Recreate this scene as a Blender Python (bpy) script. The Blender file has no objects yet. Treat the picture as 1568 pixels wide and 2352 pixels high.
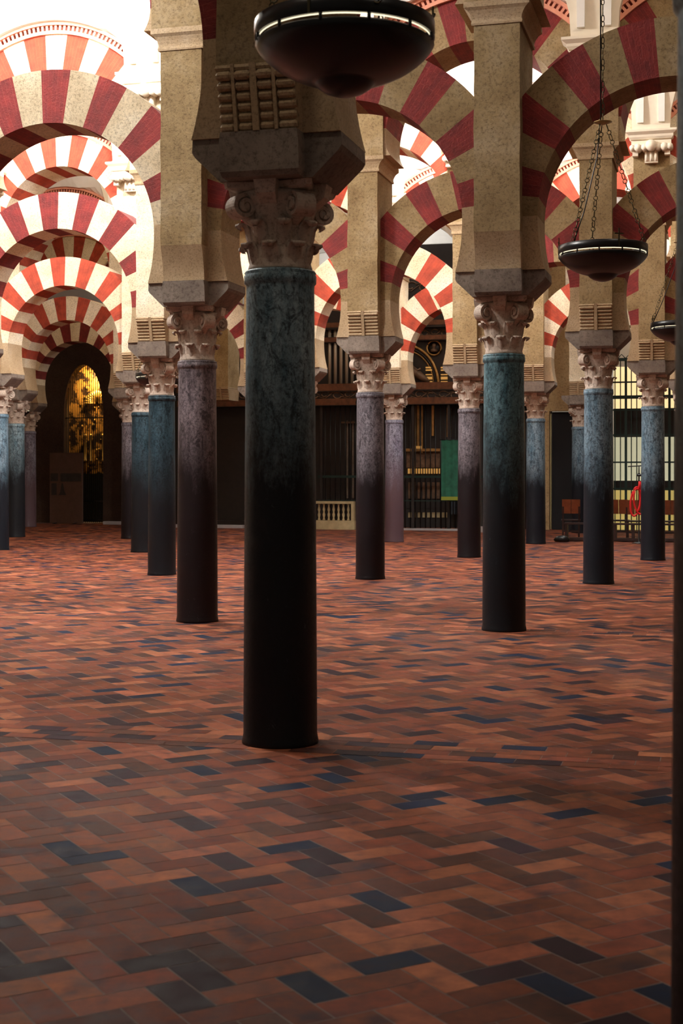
import bpy, bmesh, math, random
from math import sin, cos, pi, radians, sqrt, atan2, hypot
from mathutils import Vector, Matrix

scene = bpy.context.scene
COL = scene.collection
random.seed(7)

# ------------------------------------------------------------------ camera
CAMZ = 1.673
cd = bpy.data.cameras.new('camera')
cd.sensor_fit = 'HORIZONTAL'
cd.sensor_width = 24.0
cd.lens = 50.0
cd.shift_y = -92.0 / 1568.0
cd.clip_start = 0.1
cd.clip_end = 200
cd.dof.use_dof = True
cd.dof.focus_distance = 15.0
cd.dof.aperture_fstop = 5.0
cam = bpy.data.objects.new('camera', cd)
COL.objects.link(cam)
cam.location = (0, 0, CAMZ)
cam.rotation_euler = (radians(90), 0, 0)
scene.camera = cam

# ------------------------------------------------------------------ world, exposure
w = bpy.data.worlds.new('world')
scene.world = w
w.use_nodes = True
bg = w.node_tree.nodes['Background']
bg.inputs['Color'].default_value = (1.0, 0.86, 0.7, 1)
bg.inputs['Strength'].default_value = 0.09
scene.view_settings.view_transform = 'Standard'
scene.view_settings.look = 'None'
scene.view_settings.exposure = 0.0
scene.view_settings.gamma = 1.0
scene.view_settings.use_curve_mapping = False
scene.cycles.use_denoising = True
scene.cycles.max_bounces = 6
scene.cycles.diffuse_bounces = 4
scene.cycles.glossy_bounces = 3
scene.cycles.caustics_reflective = False
scene.cycles.caustics_refractive = False
scene.cycles.sample_clamp_indirect = 6.0

# ------------------------------------------------------------------ plan of the hall
S = 0.0026936                     # metres per plan unit
D1 = 8.8                          # metres per unit of depth
KSL = 0.000082                    # rows of columns run a little towards the viewer on the right
YAW = radians(15.0)
EU = Vector((cos(YAW), -sin(YAW), 0))
EN = Vector((sin(YAW), cos(YAW), 0))


def H(h):
    return h * S + CAMZ


def P(X, z, zz=0.0):
    return Vector((X * S, z * D1, zz))


def row_pt(z0, x=None, X=None):
    """point on the row whose depth is z0 straight ahead"""
    if X is None:
        z = z0 / (1 + KSL * (x - 784))
        X = (x - 784) * z
    else:
        z = z0 - KSL * X
    return P(X, z)


def to_un(v):
    return v.dot(EU), v.dot(EN)


ROWS = {
    'A': 0.988, 'B': 1.761, 'C': 2.541, 'D': 3.244, 'E': 3.899, 'G': 4.637,
}


def nn(z0):
    return z0 * D1 * cos(YAW)


# ------------------------------------------------------------------ light: daylight from the roof lights of the naves, with added point fills
# (nave, u along the nave, watts, colour, size)
def area(name, loc, watts, col, sx, sy, rot=(0, 0, 0), spread=180):
    l = bpy.data.lights.new(name, 'AREA')
    l.shape = 'RECTANGLE'
    l.size = sx
    l.size_y = sy
    l.energy = watts
    l.color = col
    l.spread = radians(spread)
    o = bpy.data.objects.new(name, l)
    COL.objects.link(o)
    o.location = loc
    o.rotation_euler = rot
    return o


WARM = (1.0, 0.80, 0.55)
DAY = (1.0, 0.97, 0.92)
LAMPZ = 9.66
NAVE = {0: 4.3, 1: 11.67, 2: 18.28, 3: 24.59, 4: 30.36, 5: 36.28, 6: 42.3}      # middle line of every nave
SKY = [
    # nave, metres to the side of the viewer, watts, colour, kind: 'A' light falling straight down, 'P' point light added under a roof light to brighten the vault and piers
    (0, -2.8, 50, WARM, 'A'), (0, 3.4, 22, WARM, 'A'),
    (1, -5.4, 1750, DAY, 'P'), (1, 4.2, 26, WARM, 'A'),
    (2, -7.2, 1100, DAY, 'P'), (2, -3.6, 1200, DAY, 'P'), (2, 4.6, 60, WARM, 'A'),
    (3, -7.4, 850, DAY, 'P'), (3, -3.4, 850, DAY, 'P'), (3, 1.2, 900, DAY, 'P'), (3, 7.6, 70, WARM, 'A'),
    (4, -6.0, 60, WARM, 'A'), (4, 2.2, 900, DAY, 'P'), (4, 6.2, 420, DAY, 'P'),
    (5, -6.0, 80, (1.0, 0.7, 0.35), 'A'), (5, 0.5, 80, WARM, 'A'), (5, 8.2, 260, DAY, 'P'),
    (6, 1.0, 300, DAY, 'P'), (6, 9.0, 300, DAY, 'P'),
]
SKY = [(NAVE[a], (b - NAVE[a] * sin(YAW)) / cos(YAW), c, d, e) for a, b, c, d, e in SKY]
for i, (n_, u_, wt, c_, kd) in enumerate(SKY):
    p = EU * u_ + EN * n_
    if kd == 'A':
        area('skylight_fill', (p.x, p.y, LAMPZ), wt, c_, 1.3, 0.9, (0, 0, -YAW))
    else:
        l = bpy.data.lights.new('skylight_fill', 'POINT')
        l.energy = wt
        l.color = c_
        l.shadow_soft_size = 0.35
        o = bpy.data.objects.new('skylight_fill', l)
        COL.objects.link(o)
        o.location = (p.x, p.y, LAMPZ - 0.45)


# ------------------------------------------------------------------ materials
def new_mat(name):
    m = bpy.data.materials.new(name)
    m.use_nodes = True
    nt = m.node_tree
    return m, nt, nt.nodes['Principled BSDF']


def N(nt, t, **kw):
    n = nt.nodes.new(t)
    for k, v in kw.items():
        if k in n.inputs:
            n.inputs[k].default_value = v
        else:
            setattr(n, k, v)
    return n


def ramp(nt, stops, fac=None):
    r = nt.nodes.new('ShaderNodeValToRGB')
    els = r.color_ramp.elements
    while len(els) < len(stops):
        els.new(0.5)
    for e, (p_, c_) in zip(els, stops):
        e.position = p_
        e.color = tuple(c_) + (1,) if len(c_) == 3 else c_
    if fac is not None:
        nt.links.new(fac, r.inputs[0])
    return r


def mixc(nt, fac, a, b):
    m = nt.nodes.new('ShaderNodeMix')
    m.data_type = 'RGBA'
    for i, v in ((0, fac), (6, a), (7, b)):
        if hasattr(v, 'links') or hasattr(v, 'is_linked'):
            nt.links.new(v, m.inputs[i])
        elif i == 0:
            m.inputs[0].default_value = v
        else:
            m.inputs[i].default_value = tuple(v) + (1,)
    return m.outputs[2]


def bump(nt, bsdf, height, strength=0.4, dist=0.02):
    b = nt.nodes.new('ShaderNodeBump')
    b.inputs['Strength'].default_value = strength
    b.inputs['Distance'].default_value = dist
    nt.links.new(height, b.inputs['Height'])
    nt.links.new(b.outputs[0], bsdf.inputs['Normal'])


def geopos(nt):
    return nt.nodes.new('ShaderNodeNewGeometry').outputs['Position']


def noise(nt, scale, detail=4, rough=0.6, vec=None, col=False):
    n = N(nt, 'ShaderNodeTexNoise', Scale=scale, Detail=detail, Roughness=rough)
    nt.links.new(vec if vec is not None else geopos(nt), n.inputs['Vector'])
    return n.outputs['Color' if col else 'Fac']


def stone_mat(name, c1, c2, c3, bstr=0.5, fine=22, rough=0.9):
    m, nt, b = new_mat(name)
    n1 = noise(nt, 1.6, 5, 0.65)
    n2 = noise(nt, fine, 9, 0.82)
    a = ramp(nt, [(0.3, c1), (0.52, c2), (0.72, c3)], n1)
    dark = ramp(nt, [(0.39, (0.38, 0.33, 0.27)), (0.50, (1, 1, 1)), (0.68, (1.12, 1.1, 1.05))], n2)
    mm = nt.nodes.new('ShaderNodeMix')
    mm.data_type = 'RGBA'
    mm.blend_type = 'MULTIPLY'
    mm.inputs[0].default_value = 0.75
    nt.links.new(a.outputs[0], mm.inputs[6])
    nt.links.new(dark.outputs[0], mm.inputs[7])
    nt.links.new(mm.outputs[2], b.inputs['Base Color'])
    b.inputs['Roughness'].default_value = rough
    if bstr:
        bump(nt, b, n2, bstr, 0.03)
    return m


def plain(name, col, rough=0.6, metal=0.0, bstr=0.0, bscale=30, var=0.0, emis=None, es=0.0):
    m, nt, b = new_mat(name)
    b.inputs['Base Color'].default_value = tuple(col) + (1,)
    b.inputs['Roughness'].default_value = rough
    b.inputs['Metallic'].default_value = metal
    if var:
        n1 = noise(nt, 6, 4)
        r = ramp(nt, [(0.3, [c * (1 - var) for c in col]), (0.7, [min(1, c * (1 + var)) for c in col])], n1)
        nt.links.new(r.outputs[0], b.inputs['Base Color'])
    if bstr:
        bump(nt, b, noise(nt, bscale, 4), bstr, 0.01)
    if emis:
        b.inputs['Emission Color'].default_value = tuple(emis) + (1,)
        b.inputs['Emission Strength'].default_value = es
    return m


M = {}
M['stone'] = stone_mat('tan_rubble_stone', (0.29, 0.185, 0.078), (0.43, 0.30, 0.145), (0.54, 0.41, 0.25), 1.0, 30)
M['pale_stone'] = stone_mat('pale_rubble_stone', (0.54, 0.42, 0.27), (0.74, 0.61, 0.42), (0.84, 0.74, 0.57), 0.8, 34)
M['smooth'] = stone_mat('smooth_tan_render', (0.34, 0.235, 0.13), (0.41, 0.295, 0.175), (0.47, 0.36, 0.245), 0.25, 50)
M['lit_limewash'] = stone_mat('lit_limewashed_stone', (0.66, 0.54, 0.36), (0.80, 0.70, 0.52), (0.86, 0.79, 0.66), 0.25, 40)  # white paint of the arches; on piers its paleness stands for strong light
M['capital'] = stone_mat('carved_limestone', (0.38, 0.29, 0.23), (0.52, 0.42, 0.35), (0.62, 0.54, 0.47), 0.2, 30)
M['impost'] = stone_mat('grey_impost_stone', (0.13, 0.10, 0.085), (0.21, 0.17, 0.14), (0.30, 0.25, 0.21), 0.3, 25)
M['plaster'] = plain('white_vault_plaster', (0.86, 0.84, 0.80), 0.85, var=0.03)
M['cream_plaster'] = plain('cream_plaster', (0.82, 0.74, 0.60), 0.8, var=0.05)
M['salmon'] = plain('salmon_moulding', (0.72, 0.30, 0.20), 0.8, var=0.12)
M['iron'] = plain('black_iron', (0.006, 0.007, 0.009), 0.30, 0.0)
M['iron'].node_tree.nodes['Principled BSDF'].inputs['Specular IOR Level'].default_value = 0.4
M['brass'] = plain('aged_brass', (0.45, 0.36, 0.16), 0.35, 1.0)
M['chain'] = plain('dark_chain_metal', (0.10, 0.085, 0.05), 0.35, 1.0)
M['glow'] = plain('slot_glow', (0.9, 0.85, 0.7), 0.3, emis=(1.0, 0.88, 0.6), es=1.5)
M['darkwood'] = plain('dark_carved_wood', (0.012, 0.0065, 0.005), 0.5, var=0.4)
M['brownwall'] = stone_mat('dark_brown_wall', (0.045, 0.024, 0.016), (0.06, 0.034, 0.024), (0.07, 0.042, 0.03), 0.1, 20)
M['goldtrim'] = plain('gilded_trim', (0.42, 0.24, 0.08), 0.4, 0.7, var=0.4)
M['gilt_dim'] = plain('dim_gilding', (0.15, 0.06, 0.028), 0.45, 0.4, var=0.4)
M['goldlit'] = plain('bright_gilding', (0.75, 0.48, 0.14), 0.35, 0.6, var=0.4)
M['relief'] = plain('carved_brown_relief', (0.15, 0.085, 0.048), 0.55, 0.2, var=0.5)
M['pipe'] = plain('organ_pipe_metal', (0.50, 0.42, 0.32), 0.4, 0.3)
M['green'] = plain('green_banner_cloth', (0.012, 0.10, 0.06), 0.8, var=0.3)
M['yellowgreen'] = plain('yellow_green_hem', (0.25, 0.28, 0.03), 0.8)
M['balus'] = plain('cream_stone', (0.46, 0.37, 0.21), 0.8, var=0.15)
M['step'] = plain('pale_step_stone', (0.36, 0.34, 0.36), 0.7, var=0.1)
M['panel'] = plain('brown_board', (0.10, 0.05, 0.035), 0.7, var=0.15)
M['panel_dark'] = plain('dark_picture_print', (0.025, 0.02, 0.02), 0.6, var=0.3)
M['grille'] = plain('green_black_iron', (0.008, 0.03, 0.025), 0.45, 0.3)
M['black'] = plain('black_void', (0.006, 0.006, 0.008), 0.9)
M['chair'] = plain('orange_brown_wood', (0.26, 0.075, 0.03), 0.5, var=0.25)
M['chairdark'] = plain('dark_bench_wood', (0.03, 0.012, 0.01), 0.5, var=0.3)
M['rope'] = plain('red_rope', (0.62, 0.01, 0.012), 0.7)
M['tanwall'] = stone_mat('tan_wall', (0.32, 0.22, 0.11), (0.38, 0.27, 0.14), (0.42, 0.31, 0.18), 0.1, 20)
M['pane_warm'] = plain('lit_cream_pane', (0.3, 0.27, 0.2), 0.4, emis=(1.0, 0.74, 0.36), es=1.1)
M['pane_pale'] = plain('lit_pale_pane', (0.3, 0.3, 0.25), 0.4, emis=(0.72, 0.68, 0.44), es=0.62)
M['pane_low'] = plain('dim_yellow_pane', (0.3, 0.25, 0.1), 0.4, emis=(0.75, 0.55, 0.16), es=0.55)
M['trim'] = plain('daylit_door_edge', (0.55, 0.45, 0.22), 0.6)
M['pane_blue'] = plain('small_bluish_pane', (0.10, 0.14, 0.20), 0.4)
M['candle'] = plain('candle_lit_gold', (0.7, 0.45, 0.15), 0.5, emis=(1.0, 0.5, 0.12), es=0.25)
M['mortar'] = plain('floor_mortar', (0.22, 0.17, 0.15), 0.9)
M['sky_pane'] = plain('skylight_glass', (0.9, 0.9, 0.9), 0.4, emis=(1, 0.98, 0.95), es=4.0)


def brick_mat(name, c1, c2, mort, bstr=0.3):
    """thin bricks set along the radius of the arch; uv.x runs round the arch, uv.y along the radius (metres)"""
    m, nt, b = new_mat(name)
    uv = nt.nodes.new('ShaderNodeUVMap')
    uv.uv_map = 'UVMap'
    mp = N(nt, 'ShaderNodeMapping')
    mp.inputs['Rotation'].default_value = (0, 0, pi / 2)
    nt.links.new(uv.outputs[0], mp.inputs[0])
    br = N(nt, 'ShaderNodeTexBrick', Scale=1.0)
    br.inputs['Brick Width'].default_value = 0.34
    br.inputs['Row Height'].default_value = 0.052
    br.inputs['Mortar Size'].default_value = 0.0012
    br.inputs['Mortar Smooth'].default_value = 0.4
    br.inputs['Color1'].default_value = tuple(c1) + (1,)
    br.inputs['Color2'].default_value = tuple(c2) + (1,)
    br.inputs['Mortar'].default_value = tuple(mort) + (1,)
    nt.links.new(mp.outputs[0], br.inputs[0])
    n1 = noise(nt, 5, 5, 0.65)
    n2 = noise(nt, 45, 4, 0.6)
    r = ramp(nt, [(0.3, (0.6, 0.6, 0.6)), (0.7, (1.25, 1.2, 1.15))], n1)
    mm = nt.nodes.new('ShaderNodeMix')
    mm.data_type = 'RGBA'
    mm.blend_type = 'MULTIPLY'
    mm.inputs[0].default_value = 1
    nt.links.new(br.outputs[0], mm.inputs[6])
    nt.links.new(r.outputs[0], mm.inputs[7])
    nt.links.new(mm.outputs[2], b.inputs['Base Color'])
    b.inputs['Roughness'].default_value = 0.85
    bump(nt, b, n2, bstr, 0.015)
    return m


M['brick'] = brick_mat('worn_red_brick', (0.20, 0.018, 0.016), (0.165, 0.015, 0.016), (0.33, 0.07, 0.05), 0.6)
M['brick_new'] = brick_mat('orange_red_brick', (0.38, 0.050, 0.020), (0.33, 0.042, 0.018), (0.5, 0.10, 0.05), 0.15)


def shaft_mat(name, top1, top2, low, stain=1.75, spread=0.5, streak=2.0):
    """polished marble shaft whose lower part carries a dark, ragged-edged polish of touch and damp"""
    m, nt, b = new_mat(name)
    pos = geopos(nt)
    mp = N(nt, 'ShaderNodeMapping')
    mp.inputs['Scale'].default_value = (1, 1, 0.22)
    nt.links.new(pos, mp.inputs[0])
    n1 = N(nt, 'ShaderNodeTexNoise', Scale=9.0, Detail=7, Roughness=0.75)
    nt.links.new(mp.outputs[0], n1.inputs['Vector'])
    n2 = noise(nt, 34, 6, 0.8)
    top = ramp(nt, [(0.32, top1), (0.68, top2)], n1.outputs['Fac'])
    fleck = ramp(nt, [(0.38, (0.25, 0.25, 0.25)), (0.55, (1, 1, 1))], n2)
    mm = nt.nodes.new('ShaderNodeMix')
    mm.data_type = 'RGBA'
    mm.blend_type = 'MULTIPLY'
    mm.inputs[0].default_value = 0.8
    nt.links.new(top.outputs[0], mm.inputs[6])
    nt.links.new(fleck.outputs[0], mm.inputs[7])
    # black veins and scabs in the stone
    mp2 = N(nt, 'ShaderNodeMapping')
    mp2.inputs['Scale'].default_value = (1, 1, 0.5)
    nt.links.new(pos, mp2.inputs[0])
    n4 = N(nt, 'ShaderNodeTexNoise', Scale=15.0, Detail=9, Roughness=0.85, Distortion=1.2)
    nt.links.new(mp2.outputs[0], n4.inputs['Vector'])
    vein = ramp(nt, [(0.50, (1, 1, 1)), (0.57, (0.16, 0.15, 0.16))], n4.outputs['Fac'])
    m2 = nt.nodes.new('ShaderNodeMix')
    m2.data_type = 'RGBA'
    m2.blend_type = 'MULTIPLY'
    m2.inputs[0].default_value = 0.85
    nt.links.new(mm.outputs[2], m2.inputs[6])
    nt.links.new(vein.outputs[0], m2.inputs[7])
    mm = m2
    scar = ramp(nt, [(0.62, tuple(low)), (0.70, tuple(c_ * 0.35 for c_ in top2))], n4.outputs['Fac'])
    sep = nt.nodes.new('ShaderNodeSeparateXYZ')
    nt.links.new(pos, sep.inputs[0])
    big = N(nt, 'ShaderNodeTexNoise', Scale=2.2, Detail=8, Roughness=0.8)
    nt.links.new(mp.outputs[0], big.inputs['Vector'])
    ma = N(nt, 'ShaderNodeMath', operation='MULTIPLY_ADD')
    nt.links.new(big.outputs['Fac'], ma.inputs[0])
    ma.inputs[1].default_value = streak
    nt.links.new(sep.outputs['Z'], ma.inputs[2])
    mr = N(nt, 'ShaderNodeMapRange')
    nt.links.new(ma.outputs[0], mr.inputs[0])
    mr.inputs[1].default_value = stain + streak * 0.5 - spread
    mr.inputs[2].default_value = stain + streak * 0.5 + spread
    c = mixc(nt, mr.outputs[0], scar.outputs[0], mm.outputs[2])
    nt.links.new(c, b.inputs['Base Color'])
    rr = ramp(nt, [(0.3, (0.30,) * 3), (0.7, (0.55,) * 3)], n2)
    nt.links.new(rr.outputs[0], b.inputs['Roughness'])
    b.inputs['Specular IOR Level'].default_value = 0.2
    bump(nt, b, n2, 0.25, 0.008)
    return m


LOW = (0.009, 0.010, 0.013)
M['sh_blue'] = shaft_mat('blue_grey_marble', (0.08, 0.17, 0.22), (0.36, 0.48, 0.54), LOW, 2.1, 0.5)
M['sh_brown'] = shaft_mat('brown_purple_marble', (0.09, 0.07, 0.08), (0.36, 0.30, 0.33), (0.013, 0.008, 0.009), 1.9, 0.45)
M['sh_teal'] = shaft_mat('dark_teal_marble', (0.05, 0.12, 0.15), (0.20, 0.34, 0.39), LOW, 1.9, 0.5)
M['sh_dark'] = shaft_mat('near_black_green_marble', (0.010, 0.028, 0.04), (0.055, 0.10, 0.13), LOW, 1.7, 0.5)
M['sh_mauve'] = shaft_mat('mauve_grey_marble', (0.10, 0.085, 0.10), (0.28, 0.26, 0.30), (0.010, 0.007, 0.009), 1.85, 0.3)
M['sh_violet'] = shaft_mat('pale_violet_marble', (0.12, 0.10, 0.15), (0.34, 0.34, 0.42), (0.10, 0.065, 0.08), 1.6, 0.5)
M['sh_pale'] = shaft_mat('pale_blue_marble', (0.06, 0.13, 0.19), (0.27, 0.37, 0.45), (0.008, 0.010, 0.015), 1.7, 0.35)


def tile_mat():
    m, nt, b = new_mat('clay_floor_tiles')
    at = N(nt, 'ShaderNodeAttribute', attribute_name='tilecol')
    n1 = noise(nt, 9, 5, 0.65)
    n2 = noise(nt, 70, 4, 0.6)
    r = ramp(nt, [(0.28, (0.55, 0.52, 0.55)), (0.72, (1.35, 1.3, 1.25))], n1)
    mm = nt.nodes.new('ShaderNodeMix')
    mm.data_type = 'RGBA'
    mm.blend_type = 'MULTIPLY'
    mm.inputs[0].default_value = 1
    nt.links.new(at.outputs['Color'], mm.inputs[6])
    nt.links.new(r.outputs[0], mm.inputs[7])
    n3 = noise(nt, 3.6, 3, 0.6)
    burnt = ramp(nt, [(0.56, (0, 0, 0)), (0.70, (0.75, 0.75, 0.75))], n3)
    cc = mixc(nt, burnt.outputs[0], mm.outputs[2], (0.030, 0.022, 0.030))
    nt.links.new(cc, b.inputs['Base Color'])
    rr = ramp(nt, [(0.3, (0.58,) * 3), (0.7, (0.75,) * 3)], n1)
    nt.links.new(rr.outputs[0], b.inputs['Roughness'])
    b.inputs['Specular IOR Level'].default_value = 0.07
    bump(nt, b, n2, 0.12, 0.006)
    return m


M['tile'] = tile_mat()


def goldpatch():
    m, nt, b = new_mat('part_gilded_backboard')
    r = ramp(nt, [(0.46, (0.02, 0.01, 0.008)), (0.56, (0.5, 0.26, 0.06))], noise(nt, 3.2, 6, 0.7))
    nt.links.new(r.outputs[0], b.inputs['Base Color'])
    b.inputs['Roughness'].default_value = 0.45
    return m


M['goldpatch'] = goldpatch()


# ------------------------------------------------------------------ mesh helpers
class MB:
    def __init__(self):
        self.v, self.f, self.m, self.uv, self.sm = [], [], [], [], []
        self.mats = []

    def mi(self, mat):
        if mat not in self.mats:
            self.mats.append(mat)
        return self.mats.index(mat)

    def add(self, verts, faces, mat, uvs=None, smooth=False):
        o = len(self.v)
        self.v += [tuple(x) for x in verts]
        k = self.mi(mat)
        for i, f in enumerate(faces):
            self.f.append(tuple(o + a for a in f))
            self.m.append(k)
            self.sm.append(smooth)
            self.uv.append(uvs[i] if uvs else None)
        return self

    def box(self, x0, x1, y0, y1, z0, z1, mat):
        v = [(x0, y0, z0), (x1, y0, z0), (x1, y1, z0), (x0, y1, z0), (x0, y0, z1), (x1, y0, z1), (x1, y1, z1), (x0, y1, z1)]
        f = [(0, 3, 2, 1), (4, 5, 6, 7), (0, 1, 5, 4), (1, 2, 6, 5), (2, 3, 7, 6), (3, 0, 4, 7)]
        return self.add(v, f, mat)

    def frus(self, levels, mat, cx=0, cy=0):
        """stack of rectangles: (half_x, half_y, z)"""
        v = []
        for hx, hy, z in levels:
            v += [(cx - hx, cy - hy, z), (cx + hx, cy - hy, z), (cx + hx, cy + hy, z), (cx - hx, cy + hy, z)]
        f = [(0, 3, 2, 1)]
        n = len(levels)
        for i in range(n - 1):
            for k in range(4):
                a, b = i * 4 + k, i * 4 + (k + 1) % 4
                f.append((a, b, b + 4, a + 4))
        f.append(tuple((n - 1) * 4 + k for k in range(4)))
        return self.add(v, f, mat)

    def lathe(self, prof, mat, n=32, cx=0, cy=0, smooth=True, cap=True):
        v, f = [], []
        for r, z in prof:
            for k in range(n):
                a = 2 * pi * k / n
                v.append((cx + r * cos(a), cy + r * sin(a), z))
        for i in range(len(prof) - 1):
            for k in range(n):
                a, b = i * n + k, i * n + (k + 1) % n
                f.append((a, b, b + n, a + n))
        if cap:
            f.append(tuple(range(n - 1, -1, -1)))
            f.append(tuple((len(prof) - 1) * n + k for k in range(n)))
        return self.add(v, f, mat, smooth=smooth)

    def tube(self, pts, r, mat, n=8, closed=False, smooth=True):
        pts = [Vector(p) for p in pts]
        v, f = [], []
        m = len(pts)
        for i, p in enumerate(pts):
            if closed:
                t = pts[(i + 1) % m] - pts[i - 1]
            else:
                t = pts[min(i + 1, m - 1)] - pts[max(i - 1, 0)]
            t.normalize()
            up = Vector((0, 0, 1)) if abs(t.z) < 0.9 else Vector((1, 0, 0))
            a = t.cross(up).normalized()
            b = a.cross(t)
            rr = r[i] if isinstance(r, (list, tuple)) else r
            for k in range(n):
                q = 2 * pi * k / n
                v.append(p + a * rr * cos(q) + b * rr * sin(q))
        for i in range(m if closed else m - 1):
            j = (i + 1) % m
            for k in range(n):
                f.append((i * n + k, i * n + (k + 1) % n, j * n + (k + 1) % n, j * n + k))
        if not closed:
            f.append(tuple(range(n - 1, -1, -1)))
            f.append(tuple((m - 1) * n + k for k in range(n)))
        return self.add(v, f, mat, smooth=smooth)

    def prism(self, poly, y0, y1, mat, flip=False):
        """polygon in x,z extruded along y"""
        n = len(poly)
        v = [(x, y0, z) for x, z in poly] + [(x, y1, z) for x, z in poly]
        f = [tuple(range(n)), tuple(range(2 * n - 1, n - 1, -1))]
        for i in range(n):
            j = (i + 1) % n
            f.append((i, i + n, j + n, j))
        return self.add(v, f, mat)

    def mesh(self, name):
        me = bpy.data.meshes.new(name)
        me.from_pydata(self.v, [], self.f)
        for m in self.mats:
            me.materials.append(m)
        me.polygons.foreach_set('material_index', self.m)
        me.polygons.foreach_set('use_smooth', self.sm)
        if any(u is not None for u in self.uv):
            l = me.uv_layers.new(name='UVMap')
            k = 0
            for f, u in zip(self.f, self.uv):
                for j in range(len(f)):
                    l.data[k].uv = u[j] if u else (0, 0)
                    k += 1
        me.update()
        return me


def link(name, me, parent=None, mat=None, loc=None):
    if isinstance(me, MB):
        me = me.mesh(name)
    o = bpy.data.objects.new(name, me)
    COL.objects.link(o)
    if parent is not None:
        o.parent = parent
    if loc is not None:
        o.location = loc
    if mat is not None:
        o.material_slots[0].link = 'OBJECT'
        o.material_slots[0].material = mat
    return o


def tag(o, label, cat, group=None, kind=None):
    o['label'] = label
    o['category'] = cat
    if group:
        o['group'] = group
    if kind:
        o['kind'] = kind
    return o


def root(name, loc, label, cat, group=None, rot=-YAW):
    o = bpy.data.objects.new(name, None)
    COL.objects.link(o)
    o.location = loc
    o.rotation_euler = (0, 0, rot)
    o.empty_display_size = 0.2
    return tag(o, label, cat, group)


def struct(o):
    o['kind'] = 'structure'
    return o


# ------------------------------------------------------------------ floor
def build_floor():
    L, W, G = 0.27, 0.135, 0.0055
    ang = radians(30)
    ax, ay = Vector((cos(ang), sin(ang))), Vector((-sin(ang), cos(ang)))
    rnd = random.Random(3)
    verts, faces, cols = [], [], []
    bands = [nn(z) for z in ROWS.values()]

    def colour():
        q = rnd.random()
        k = rnd.uniform(0.85, 1.4)
        if q < 0.50:
            c = (0.165, 0.052, 0.029)
        elif q < 0.68:
            c = (0.27, 0.095, 0.050)
        elif q < 0.86:
            c = (0.082, 0.034, 0.025)
        elif q < 0.95:
            c = (0.028, 0.015, 0.020)
        else:
            c = (0.009, 0.015, 0.036)
        return (c[0] * k, c[1] * k * rnd.uniform(.92, 1.08), c[2] * k, 1)

    def quad(cs, lift=0.0):
        o = len(verts)
        z = rnd.uniform(0.0006, 0.0014) + lift
        for p in cs:
            verts.append((p[0], p[1], z + rnd.uniform(-0.0003, 0.0003)))
        faces.append((o, o + 1, o + 2, o + 3))
        c = colour()
        for _ in range(4):
            cols.extend(c)

    # clay tiles laid in herringbone
    R = 47 / W
    n = int(R)
    for i in range(-int(14 / W), n):
        for j in range(-n, n):
            k = (i - j) % 4
            if k == 0:
                x0, x1, y0, y1 = i, i + 2, j, j + 1
            elif k == 2:
                x0, x1, y0, y1 = i, i + 1, j - 1, j + 1
            else:
                continue
            c = (ax * (x0 + x1) + ay * (y0 + y1)) * (W / 2)
            if c.y < 2.2 or c.y > 46.5 or abs(c.x) > 0.245 * c.y + 3.2:
                continue
            nc = c.x * EN.x + c.y * EN.y
            if any(abs(nc - b_) < 0.21 for b_ in bands):
                continue
            q = []
            for X, Y in ((x0 * W + G / 2, y0 * W + G / 2), (x1 * W - G / 2, y0 * W + G / 2), (x1 * W - G / 2, y1 * W - G / 2), (x0 * W + G / 2, y1 * W - G / 2)):
                q.append(ax * X + ay * Y)
            quad(q)
    # straight bands of tiles along every row of columns
    for b_ in bands:
        for r_ in range(-2, 2):
            n0, n1 = b_ + r_ * W + G / 2, b_ + (r_ + 1) * W - G / 2
            u = -26.0 + (r_ % 2) * 0.135
            while u < 14:
                p = EU * u + EN * n0
                if abs(p.x) < 0.245 * p.y + 3.2:
                    q = []
                    for uu, nv in ((u + G / 2, n0), (u + L - G / 2, n0), (u + L - G / 2, n1), (u + G / 2, n1)):
                        w_ = EU * uu + EN * nv
                        q.append((w_.x, w_.y))
                    quad(q, 0.0018)
                u += L
    me = bpy.data.meshes.new('floor')
    nv = len(verts)
    verts += [(-30, -6, 0.0), (30, -6, 0.0), (30, 60, 0.0), (-30, 60, 0.0)]
    faces.append((nv, nv + 1, nv + 2, nv + 3))
    for _ in range(4):
        cols.extend((0.15, 0.11, 0.09, 1))
    me.from_pydata(verts, [], faces)
    ca = me.color_attributes.new('tilecol', 'FLOAT_COLOR', 'CORNER')
    ca.data.foreach_set('color', cols)
    me.materials.append(M['tile'])
    me.materials.append(M['mortar'])
    me.polygons[len(faces) - 1].material_index = 1
    me.update()
    struct(link('floor', me))


build_floor()

# ------------------------------------------------------------------ columns and piers: shared meshes
SH_TOP = H(459)
IMP0, IMP1 = H(678), H(775)
COR1 = H(915)
MOU0, MOU1 = H(1702), H(1790)
HC1, HC2 = H(980), H(1880)      # centres of the lower and upper arches
UP1 = H(2400)
PW = 0.237          # half width of the lower pillar
UW = 0.33           # half width of the upper pier


def shaft_mesh():
    b = MB()
    p = [(0.236, -0.004), (0.236, 0.02), (0.230, 0.05)]
    for i in range(13):
        t = i / 12
        p.append((0.228 - 0.018 * t ** 1.3, 0.06 + (SH_TOP - 0.16) * t))
    p += [(0.212, SH_TOP - 0.085), (0.222, SH_TOP - 0.075), (0.224, SH_TOP - 0.03), (0.216, SH_TOP - 0.022), (0.222, SH_TOP - 0.012), (0.214, SH_TOP)]
    b.lathe(p, M['sh_blue'], 40)
    return b.mesh('shaft')


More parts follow.
